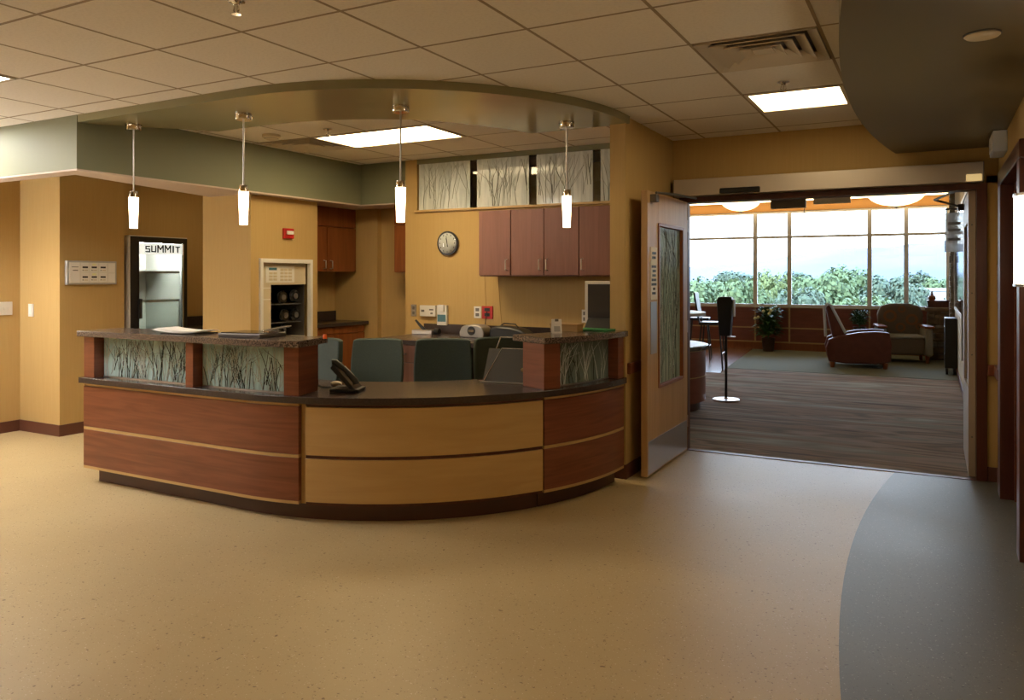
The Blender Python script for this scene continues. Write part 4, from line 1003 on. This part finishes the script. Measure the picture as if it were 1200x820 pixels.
# side door in the right wall
sd = thing('door_2', 'dark cherry door and casing in the right wall', 'door', (.45, 5.5, 0)); sd['kind'] = 'structure'
B(.395, .56, 6.06, 6.24, 0, 2.08).build('casing', 'dark_cherry', sd, bevel=.006)
B(.395, .56, 4.76, 4.90, 0, 2.08).build('casing', 'dark_cherry', sd, bevel=.006)
B(.395, .56, 4.76, 6.24, 2.08, 2.18).build('casing', 'dark_cherry', sd, bevel=.006)
B(.475, .54, 6.02, 6.06, 0, 2.08).build('door_stop', 'cherry', sd); B(.475, .54, 4.90, 4.94, 0, 2.08).build('door_stop', 'cherry', sd); B(.475, .54, 4.94, 6.02, 2.03, 2.08).build('door_stop', 'cherry', sd)
B(.50, .545, 4.94, 6.02, .008, 2.03).build('leaf', 'dark_cherry', sd)
B(.492, .50, 4.96, 5.02, .98, 1.15).build('lock_plate', 'steel', sd, bevel=.002)
MB().tube([(.50, 4.99, 1.05), (.44, 4.99, 1.05), (.44, 5.10, 1.05)], .010, 10).build('lever_handle', 'chrome', sd, smooth=True)
em = thing('emergency_light', 'pale box fixed high on the right wall under the olive soffit', 'emergency light', (.38, 5.95, 2.25))
B(.34, .42, 5.80, 6.10, 2.262, 2.398).build('housing', 'cloth_blue', em, bevel=.006)
B(.335, .34, 5.84, 6.06, 2.28, 2.38).build('lens', 'white_plastic', em)
pq = thing('room_plaque', 'narrow dark red plaque with raised letters beside the door casing', 'sign', (.42, 6.38, 1.3))
B(.405, .42, 6.30, 6.47, 1.285, 1.555).build('plate', 'cherry', pq, bevel=.002)
for z in (1.50, 1.46, 1.34): B(.403, .405, 6.33, 6.44, z-.012, z+.012).build('raised_text', 'grey_plastic', pq)

# ================================================================== LOUNGE
# reception counter of the lounge
le = thing('lounge_desk', 'rounded cherry lounge counter with white raised top glimpsed behind the door leaf', 'desk', (-3.0, 8.6, 0))
def stadium(cx_, cy_, r, x_left, n=20):
    return [(cx_ + r*cos(a), cy_ + r*sin(a)) for a in [RAD(-90 + 180*k/n) for k in range(n+1)]] + [(x_left, cy_ + r), (x_left, cy_ - r)]
cx_, cy_ = -2.92, 8.58
for z0, z1 in ((.10, .37), (.38, .66)): MB().prism(stadium(cx_, cy_, .70, -4.5), z0, z1).build('front_panel', 'wainscot_red', le, smooth=True)
for z0, z1 in ((.37, .38), (.66, .67)): MB().prism(stadium(cx_, cy_, .704, -4.5), z0, z1).build('accent_strip', 'maple', le, smooth=True)
MB().prism(stadium(cx_, cy_, .64, -4.5), 0, .10).build('toe_kick', 'toe_dark', le, smooth=True)
MB().prism(stadium(cx_, cy_, .73, -4.5), .67, .71).build('worktop', 'laminate_dark', le, smooth=True)
MB().prism(stadium(cx_, cy_, .715, -4.5), .71, .716).build('worktop_inlay', 'white_plastic', le, smooth=True)
MB().prism(stadium(cx_-.03, cy_, .52, -4.5), .716, 1.04).build('riser', 'resin_frost', le, smooth=True)
MB().prism(stadium(cx_, cy_, .70, -4.5), 1.04, 1.075).build('raised_top', 'white_plastic', le, smooth=True, bevel=.004)
# dispenser stand
ds = thing('sanitizer_stand', 'black dispenser on a slim pole with a round base beside the lounge counter', 'dispenser stand', (-2.165, 9.40, 0))
sx, sy = -2.165, 9.40
MB().lathe([(.155, 0), (.157, .008), (.15, .016), (.03, .022), (.018, .035)], sx, sy, 32).build('base', 'steel', ds, smooth=True)
MB().cyl(sx, sy, .02, .85, .016, n=14).build('pole', 'black', ds, smooth=True)
MB().prism_y([(-2.235, .77), (-2.105, .77), (-2.075, 1.20), (-2.10, 1.235), (-2.24, 1.235), (-2.265, 1.20)], 9.33, 9.45).build('housing', 'black', ds, bevel=.012, smooth=True)
B(-2.075, -2.06, 9.35, 9.43, 1.0, 1.20).build('side_window', 'white_plastic', ds, bevel=.003)
MB().cyl(-2.10, 9.39, .755, .765, .05, n=18).build('drip_tray', 'white_plastic', ds, smooth=True)
# stools
def stool(x, y, rz, label):
    t = thing('bar_stool', label, 'stool', (x, y, 0), rz, 'black stools behind the lounge counter')
    MB().prism([(-.19, -.18), (.19, -.18), (.21, 0), (.19, .18), (-.19, .18), (-.21, 0)], .70, .75).build('seat', 'black', t, bevel=.015, local=True)
    MB().prism_x([(.17, .80), (.20, .80), (.27, 1.22), (.24, 1.22)], -.18, .18).build('backrest', 'black', t, bevel=.008, local=True)
    for s_ in (-1, 1):
        MB().tube([(s_*.15, .17, .73), (s_*.15, .19, .82)], .012, 8).build('back_post', 'black', t, local=True)
        for q in (-1, 1): MB().tube([(s_*.15, q*.14, .70), (s_*.21, q*.20, 0)], .013, 8).build('leg', 'black', t, local=True)
    MB().tube([(-.19, -.18, .25), (.19, -.18, .25)], .010, 8).build('footrest', 'steel', t, local=True)
stool(-3.68, 13.92, RAD(100), 'black stool back at the left, just right of the door leaf')
stool(-3.14, 12.63, RAD(96), 'black stool back partly behind the black dispenser')
# plants
def plant(x, y, z, h, rw, label, pot_r, pot_h, flowers, seed):
    t = thing('potted_plant', label, 'plant', (x, y, z))
    MB().lathe([(pot_r*.78, z), (pot_r, z+pot_h*.95), (pot_r*1.06, z+pot_h), (pot_r*.9, z+pot_h), (pot_r*.85, z+pot_h*.9)], x, y, 20).build('pot', 'pot', t, smooth=True)
    rnd = random.Random(seed); fo = MB(); fw = MB()
    for k in range(240):
        a = rnd.uniform(0, 2*pi); el = rnd.uniform(.1, 1.0); hh = z + pot_h + rnd.uniform(.02, h*.55); L = rnd.uniform(.12, .26)*h/.5*.55
        rr0 = rnd.uniform(0, rw*.5); bx_, by_ = x + rr0*cos(a), y + rr0*sin(a)
        d = Vector((cos(a)*cos(el), sin(a)*cos(el), sin(el))); s_ = Vector((-sin(a), cos(a), 0))
        p0 = Vector((bx_, by_, hh)); p1 = p0 + d*L*.5 + Vector((0, 0, .02)); p2 = p0 + d*L - Vector((0, 0, L*.25)); w_ = L*.22
        vs = [p0, p1 + s_*w_, p2, p1 - s_*w_, p1 + Vector((0, 0, -.012))]
        fo.add([tuple(v) for v in vs], [(0, 1, 4), (1, 2, 4), (2, 3, 4), (3, 0, 4)])
    fo.build('foliage', 'leaf', t, kind='stuff')
    MB().tube([(x, y, z+pot_h*.8), (x, y, z+pot_h+h*.5)], .012, 6).build('stem', 'leaf', t)
    for fx, fz in flowers:
        MB().ico((x+fx, y-rw*.55, z+fz), .035, 1).build('flower', 'flower', t)
plant(-2.86, 16.02, 0, .95, .34, 'potted plant with pale flowers in front of the wainscot', .13, .27, ((.02, .85), (-.06, .80), (.08, .82), (-.22, .66), (-.16, .68), (.05, .76)), 3)
plant(-1.18, 15.75, .35, .50, .20, 'small leafy plant on a low stand behind the maroon recliner', .11, .20, (), 8)
sn = thing('plant_stand', 'low dark stand under the plant behind the recliner', 'stand', (-1.18, 15.75, 0))
MB().cyl(-1.18, 15.75, .32, .35, .16, n=20).build('top', 'dark_cherry', sn); 
for k in range(3): MB().tube([(-1.18+.05*cos(2.1*k), 15.75+.05*sin(2.1*k), .32), (-1.18+.14*cos(2.1*k), 15.75+.14*sin(2.1*k), 0)], .012, 8).build('leg', 'dark_cherry', sn)

# maroon recliner, seen from its side, facing right
rc = thing('recliner', 'maroon leather recliner armchair seen from the side with a pale edged back', 'armchair', (-1.08, 14.05, 0), RAD(8))
def side(y0, y1): return MB().prism_y([(-.46, .10), (-.50, .32), (-.46, .46), (-.30, .52), (.0, .58), (.25, .60), (.44, .585), (.47, .40), (.46, .12), (.25, .075), (-.20, .075)], y0, y1)
for y0, y1 in ((-.40, -.27), (.27, .40)): side(y0, y1).build('arm', 'maroon_leather', rc, bevel=.02, smooth=True, local=True)
MB().prism_y([(-.20, .20), (.42, .20), (.46, .42), (-.15, .40)], -.27, .27).build('seat', 'maroon_leather', rc, bevel=.03, smooth=True, local=True)
bk = MB().prism_y([(-.34, .25), (-.50, .98), (-.46, 1.02), (-.40, 1.0), (-.14, .42), (-.14, .25)], -.29, .29).build('backrest', 'maroon_leather', rc, bevel=.02, smooth=True, local=True)
MB().tube([(-.50, -.30, .50), (-.525, -.30, .96), (-.48, -.30, 1.035), (-.42, -.30, 1.01), (-.20, -.30, .56)], .022, 8).build('edge_piping', 'cloth_blue', rc, smooth=True, local=True)
for a in (-.40, .38):
    for b_ in (-.34, .34): MB().cyl(a, b_, 0, .10, .03, .045, n=10).build('foot', 'cherry_orange', rc, local=True)
# patterned armchair facing the viewer
pc = thing('armchair', 'taupe patterned armchair with circles facing the doorway', 'armchair', (-.46, 15.28, 0), RAD(10))
MB().box(-.30, .30, -.38, .30, .14, .44).build('seat', 'taupe_fabric', pc, bevel=.04, smooth=True, local=True)
MB().box(-.29, .29, -.40, .20, .42, .47).build('cushion', 'grey_fabric', pc, bevel=.03, smooth=True, local=True)
pb = MB().prism_y([(-.34, .40), (.34, .40), (.37, .80), (.32, .95), (.15, 1.0), (-.15, 1.0), (-.32, .95), (-.37, .80)], .18, .36).build('backrest', 'taupe_fabric', pc, bevel=.05, smooth=True, local=True, seg=3)
for x, z, r in ((-.17, .78, .11), (.18, .72, .10), (.02, .9, .06), (.0, .58, .08), (.30, .60, .06)):
    MB().disc_ax((x, .176, z), 'y', r, .01, 20).build('circle_print', 'circle_fabric', pb, local=True)
    MB().disc_ax((x, .174, z), 'y', r*.6, .01, 20).build('circle_print', 'taupe_fabric', pb, local=True)
for s_ in (-1, 1):
    MB().box(min(s_*.30, s_*.42), max(s_*.30, s_*.42), -.40, .30, .12, .60).build('arm', 'grey_fabric', pc, bevel=.04, smooth=True, local=True)
    MB().box(min(s_*.29, s_*.44), max(s_*.29, s_*.44), -.42, .28, .595, .635).build('arm_cap', 'cherry_orange', pc, bevel=.012, smooth=True, local=True)
    for q in (-.34, .26): MB().cyl(s_*.34, q, 0, .14, .025, .04, n=10).build('foot', 'cherry_orange', pc, local=True)
# stone hearth with stones
sh = thing('stone_hearth', 'stacked stone hearth pier beside the patterned armchair', 'hearth', (.14, 16.0, 0))
B(-.04, .30, 15.74, 16.34, 0, .86).build('core', 'stone', sh)
rnd = random.Random(11); z = .02
while z < .84:
    hz = rnd.uniform(.06, .12); hz = min(hz, .86 - z)
    x = -.07
    while x < .30:
        wx = min(rnd.uniform(.10, .22), .31 - x)
        B(x+.004, x+wx-.004, 15.70 - rnd.uniform(0, .02), 15.80, z+.004, z+hz-.004).build('stone_block', rnd.choice(('stone', 'stone', 'stone_grey')), sh, bevel=.01)
        x += wx
    y = 15.80
    while y < 16.3:
        wy = min(rnd.uniform(.12, .25), 16.34 - y)
        B(-.075 - rnd.uniform(0, .015), 0, y+.004, y+wy-.004, z+.004, z+hz-.004).build('stone_block', rnd.choice(('stone', 'stone', 'stone_grey')), sh, bevel=.01)
        y += wy
    z += hz
B(-.11, .32, 15.66, 16.36, .86, .93).build('cap_slab', 'stone', sh, bevel=.01)
cm = thing('stone_chimney', 'narrow grey stone column rising beside the lounge window', 'column', (.26, 15.2, 0))
B(.285, .337, 15.0, 15.5, 0, 3.04).build('core', 'stone_grey', cm)
z = 0.02
while z < 3.0:
    hz = rnd.uniform(.07, .13); hz = min(hz, 3.03-z)
    B(.275 - rnd.uniform(0, .02), .30, 14.98, 15.30, z+.004, z+hz-.004).build('stone_block', 'stone_grey', cm, bevel=.008)
    B(.275 - rnd.uniform(0, .02), .30, 15.31, 15.52, z+.004, z+hz-.004).build('stone_block', 'stone', cm, bevel=.008)
    z += hz
wb = thing('wooden_chest', 'small dark wooden chest on top of the stone hearth', 'chest', (.08, 16.0, .93))
B(-.07, .27, 15.86, 16.14, .93, 1.03).build('body', 'dark_cherry', wb, bevel=.005); B(-.08, .28, 15.85, 16.15, 1.03, 1.055).build('lid', 'dark_cherry', wb, bevel=.005)
or_ = thing('ornament', 'small reddish ornament on the dark wooden chest', 'ornament', (.0, 16.0, 1.055))
MB().lathe([(.05, 1.055), (.065, 1.09), (.05, 1.13), (.02, 1.15), (.028, 1.17), (.008, 1.20)], 0, 16.0, 16).build('body', 'cherry_orange', or_, smooth=True)
MB().lathe([(.015, 1.195), (.018, 1.205), (.004, 1.22)], 0, 16.0, 12).build('finial', 'dark_cherry', or_, smooth=True)
# black rack on the right wall
rk = thing('equipment_rack', 'black wheeled rack standing against the right lounge wall', 'rack', (.25, 13.6, 0))
B(.17, .33, 13.4, 13.9, .10, .85).build('body', 'black', rk, bevel=.008)
for z in (.30, .52, .70): B(.162, .17, 13.42, 13.88, z, z+.02).build('chrome_rail', 'chrome', rk)
for y in (13.46, 13.84): 
    for x in (.20, .30): MB().disc_ax((x-.015, y, .05), 'x', .05, .03, 16).build('wheel', 'black', rk, smooth=True)
# hanging sign and cloth near the right leaf
hs = thing('hanging_sign', 'white projecting sign hung on a bracket by the right lounge wall', 'sign', (.22, 9.6, 1.75))
B(.12, .30, 9.60, 9.615, 1.74, 2.16).build('panel', 'sign_film', hs, bevel=.003)
for z in (2.05, 1.98, 1.88): B(.15, .27, 9.597, 9.60, z-.02, z+.01).build('print_line', 'grey_plastic', hs)
MB().tube([(.34, 9.61, 2.20), (.12, 9.61, 2.20)], .010, 8).build('bracket', 'steel_dark', hs)
for x in (.14, .28): MB().tube([(x, 9.61, 2.20), (x, 9.61, 2.155)], .005, 6).build('hanger', 'steel_dark', hs)
hc = thing('hanging_cloth', 'pale blue cloth hanging from a hook on the right lounge wall', 'cloth', (.31, 10.5, .55))
MB().prism([(.30, 10.42), (.325, 10.44), (.31, 10.48), (.33, 10.52), (.305, 10.56), (.335, 10.60), (.338, 10.40)], .50, 1.18).build('drape', 'cloth_blue', hc, smooth=True)
MB().tube([(.34, 10.5, 1.20), (.30, 10.5, 1.20), (.29, 10.5, 1.23)], .008, 8).build('hook', 'chrome', hc)
# glazed interior window in the right lounge wall
w2 = thing('window_2', 'tall interior window in the right lounge wall reflecting daylight', 'window', (.33, 11.3, .95)); w2['kind'] = 'structure'
for a, b_, c_, d in ((9.0, 14.6, .95, 1.0), (9.0, 14.6, 2.35, 2.40), (9.0, 9.05, 1.0, 2.35), (14.55, 14.6, 1.0, 2.35)): B(.318, .342, a, b_, c_, d).build('frame', 'frame_metal', w2)
B(.325, .338, 9.05, 14.55, 1.0, 2.35).build('pane', 'mirror_dark', w2)
# cove light along the window wall
cv = thing('cove_light', 'glowing cove light strip along the ceiling above the lounge window', 'cove light', (-3.7, 16.25, 2.97))
B(-7.9, .32, 16.16, 16.30, 3.0, 3.045).build('housing', 'white_plastic', cv)
B(-7.85, .30, 16.18, 16.28, 2.985, 3.0).build('diffuser', 'cove_lamp', cv)
# bowl lamps
def bowl(x, y, zb, r, label):
    t = thing('bowl_pendant', label, 'ceiling lamp', (x, y, zb), group='glass bowl lamps in the lounge')
    pr_ = [(r*sin(RAD(a)), zb + r*.42*(1 - cos(RAD(a)))/(1-cos(RAD(80)))) for a in (2, 15, 30, 45, 60, 72, 80)]
    MB().lathe(pr_ + [(r*.93, pr_[-1][1]+.01), (r*.4, pr_[-1][1]+.012)], x, y, 28).build('bowl', 'bowl_shade', t, smooth=True)
    MB().lathe([(.02, zb-.03), (.028, zb-.01), (.014, zb+.004)], x, y, 12).build('finial', 'steel', t, smooth=True)
    for k in range(3): MB().tube([(x + r*.85*cos(2.1*k), y + r*.85*sin(2.1*k), pr_[-1][1]), (x + .03*cos(2.1*k), y + .03*sin(2.1*k), 2.98)], .006, 6).build('rod', 'steel', t)
    MB().cyl(x, y, 2.98, 3.05, .08, n=18).build('canopy', 'steel', t)
bowl(-2.811, 13.255, 2.575, .31, 'glass bowl lamp seen at the left under the doorway head')
bowl(-.426, 11.70, 2.43, .36, 'glass bowl lamp seen at the right under the doorway head')
bowl(-4.8, 10.2, 2.5, .34, 'glass bowl lamp over the lounge counter, hidden by the wall')
bowl(-5.5, 13.6, 2.5, .34, 'glass bowl lamp at the far left of the lounge, hidden by the wall')

# ================================================================== OUTSIDE
gr = tag(B(-900, 900, 25, 3200, -11.2, -11).build('ground', 'ground'), 'green ground far below the lounge window', 'ground', kind='structure')
# distant hills
def ridge(name, y0, h0, h1, seed, label):
    vs = []; fs = []; nx = 90; ny = 8
    for j in range(ny+1):
        for i in range(nx+1):
            x = -2600 + 3600*i/nx; v = j/ny
            k = mnoise.fractal(Vector((x*.003 + seed, v*1.2, seed)), 1.0, 2.1, 5)
            hgt = (h0 + (h1-h0)/(1 + math.exp(-(x+280)/130)) + 11*k)*sin(v*pi/2)**.8
            vs.append((x, y0 + 700*v + 60*mnoise.noise(Vector((x*.004, v*3, 2))), -11 + hgt + 8*mnoise.noise(Vector((x*.012, v*8, 7)))))
    for j in range(ny):
        for i in range(nx): a = j*(nx+1)+i; fs.append((a, a+1, a+nx+2, a+nx+1))
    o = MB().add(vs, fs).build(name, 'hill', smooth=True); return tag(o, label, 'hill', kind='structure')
ridge('hill', 1500, 34, 112, 3.3, 'hills with painted haze tint on the horizon beyond the trees')
# trees
crown = []
for sd_ in range(3):
    rnd = random.Random(100+sd_); mb = MB()
    lumps = []
    for k in range(26):
        a = rnd.uniform(0, 2*pi); v = rnd.uniform(-.8, 1); rr_ = math.sqrt(max(0, 1-v*v))
        lumps.append(((2.3*rr_*cos(a), 2.3*rr_*sin(a), 6.6 + 3.0*v), rnd.uniform(.8, 1.5)))
    for c_, r_ in lumps:
        mb.ico(c_, r_*.62, 1, jit=.5)
        for q in range(230):
            d = Vector((rnd.gauss(0, 1), rnd.gauss(0, 1), rnd.gauss(0, 1))).normalized()
            p = Vector(c_) + d*r_*rnd.uniform(.6, 1.15)
            u = (d + Vector((rnd.gauss(0, .5), rnd.gauss(0, .5), rnd.gauss(0, .5)))).normalized().orthogonal().normalized()
            w_ = d.cross(u).normalized(); z_ = rnd.uniform(.12, .26)
            mb.add([tuple(p - u*z_), tuple(p + w_*z_*.8), tuple(p + u*z_), tuple(p - w_*z_*.8)], [(0, 1, 2, 3)])
    crown.append(mb)
tproto = {}
def tree(x, y, ztop, sc_, var, m, label):
    t = thing('tree', label, 'tree', (x, y, -11), random.uniform(0, 6), 'trees outside the lounge window')
    H_ = ztop + 12
    key = (var, m)
    if key not in tproto:
        o = crown[var].build('crown', m, t, local=True); tproto[key] = o.data
    else:
        o = bpy.data.objects.new('crown', tproto[key]); col.objects.link(o); o.parent = t
    tr_ = bpy.data.objects.new('trunk', trunk_me); col.objects.link(tr_); tr_.parent = t
    t.scale = (sc_, sc_, H_/10.8)
tm = MB().tube([(0, 0, 0), (.1, 0, 2.5), (0, .1, 5), (.05, 0, 7)], [.4, .3, .22, .1], 8).build('trunk', 'bark', thing('tree', 'x', 'tree'), local=True)
trunk_me = tm.data; par = tm.parent; bpy.data.objects.remove(tm); bpy.data.objects.remove(par)
A_ = RAD(28.35)
def tp(px_, d): 
    xc = (px_-600)/912; return (d*(cos(A_)*xc - sin(A_)), d*(sin(A_)*xc + cos(A_)))
spec = [(815, 75, 0.6, 1.0, 0, 'tree_leaf', 'leafy tree behind the leftmost window panes'), (845, 92, .9, 1.1, 1, 'tree_leaf', 'broad tree behind the black dispenser stand'),
        (872, 70, 1.0, .85, 2, 'tree_leaf', 'tree left of the first mullion right of the door'), (903, 82, 1.4, .9, 0, 'tree_leaf_yellow', 'yellow green tree behind the narrow window pane'),
        (938, 66, .4, .9, 1, 'tree_leaf_blue', 'bluish tree right of the potted plant'), (968, 74, 1.3, 1.0, 2, 'tree_leaf', 'large tree in the widest window pane'),
        (992, 100, 2.2, 1.3, 0, 'tree_leaf', 'tallest tree behind the widest window pane'), (1016, 60, -.2, .9, 1, 'tree_leaf', 'tree above the back of the recliner'),
        (1040, 85, 1.2, 1.0, 2, 'tree_leaf_blue', 'dark bluish tree above the patterned armchair'), (1052, 55, -2.0, .8, 0, 'tree_leaf_yellow', 'low yellow bush just above the patterned armchair'),
        (1066, 95, .6, .9, 1, 'tree_leaf_blue', 'tree right of the last mullion'), (1100, 130, 1.0, 1.2, 2, 'tree_leaf', 'far tree beside the stone column'),
        (780, 85, 1.0, 1.2, 2, 'tree_leaf', 'tree hidden behind the door leaf, nearer'), (740, 95, 1.2, 1.2, 0, 'tree_leaf', 'tree hidden behind the door leaf, farther'),
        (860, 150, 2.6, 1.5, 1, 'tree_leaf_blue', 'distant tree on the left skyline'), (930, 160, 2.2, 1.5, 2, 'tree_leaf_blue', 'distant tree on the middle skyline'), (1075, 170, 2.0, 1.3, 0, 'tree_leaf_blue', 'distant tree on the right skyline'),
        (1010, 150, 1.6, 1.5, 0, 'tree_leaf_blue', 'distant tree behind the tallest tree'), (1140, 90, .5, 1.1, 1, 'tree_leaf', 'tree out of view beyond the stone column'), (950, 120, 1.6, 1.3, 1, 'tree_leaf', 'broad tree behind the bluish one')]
for px_, d, zt, sc_, var, m, lb in spec:
    x, y = tp(px_, d); tree(x, y, zt, sc_, var, m, lb)
bl = thing('white_building', 'white flat roofed building seen beyond the stone hearth', 'building', (*tp(1098, 120), -11))
x, y = tp(1098, 120)
B(x-4.5, x+5.5, y, y+10, -11, -.6).build('wall', 'white_wall', bl); B(x-4.7, x+5.7, y-.2, y+10.2, -.6, -.3).build('roof', 'white_wall', bl)
for k in range(3): B(x-3.5+k*3, x-2+k*3, y-.05, y+.02, -3.6, -2.2).build('window', 'mirror_dark', bl)
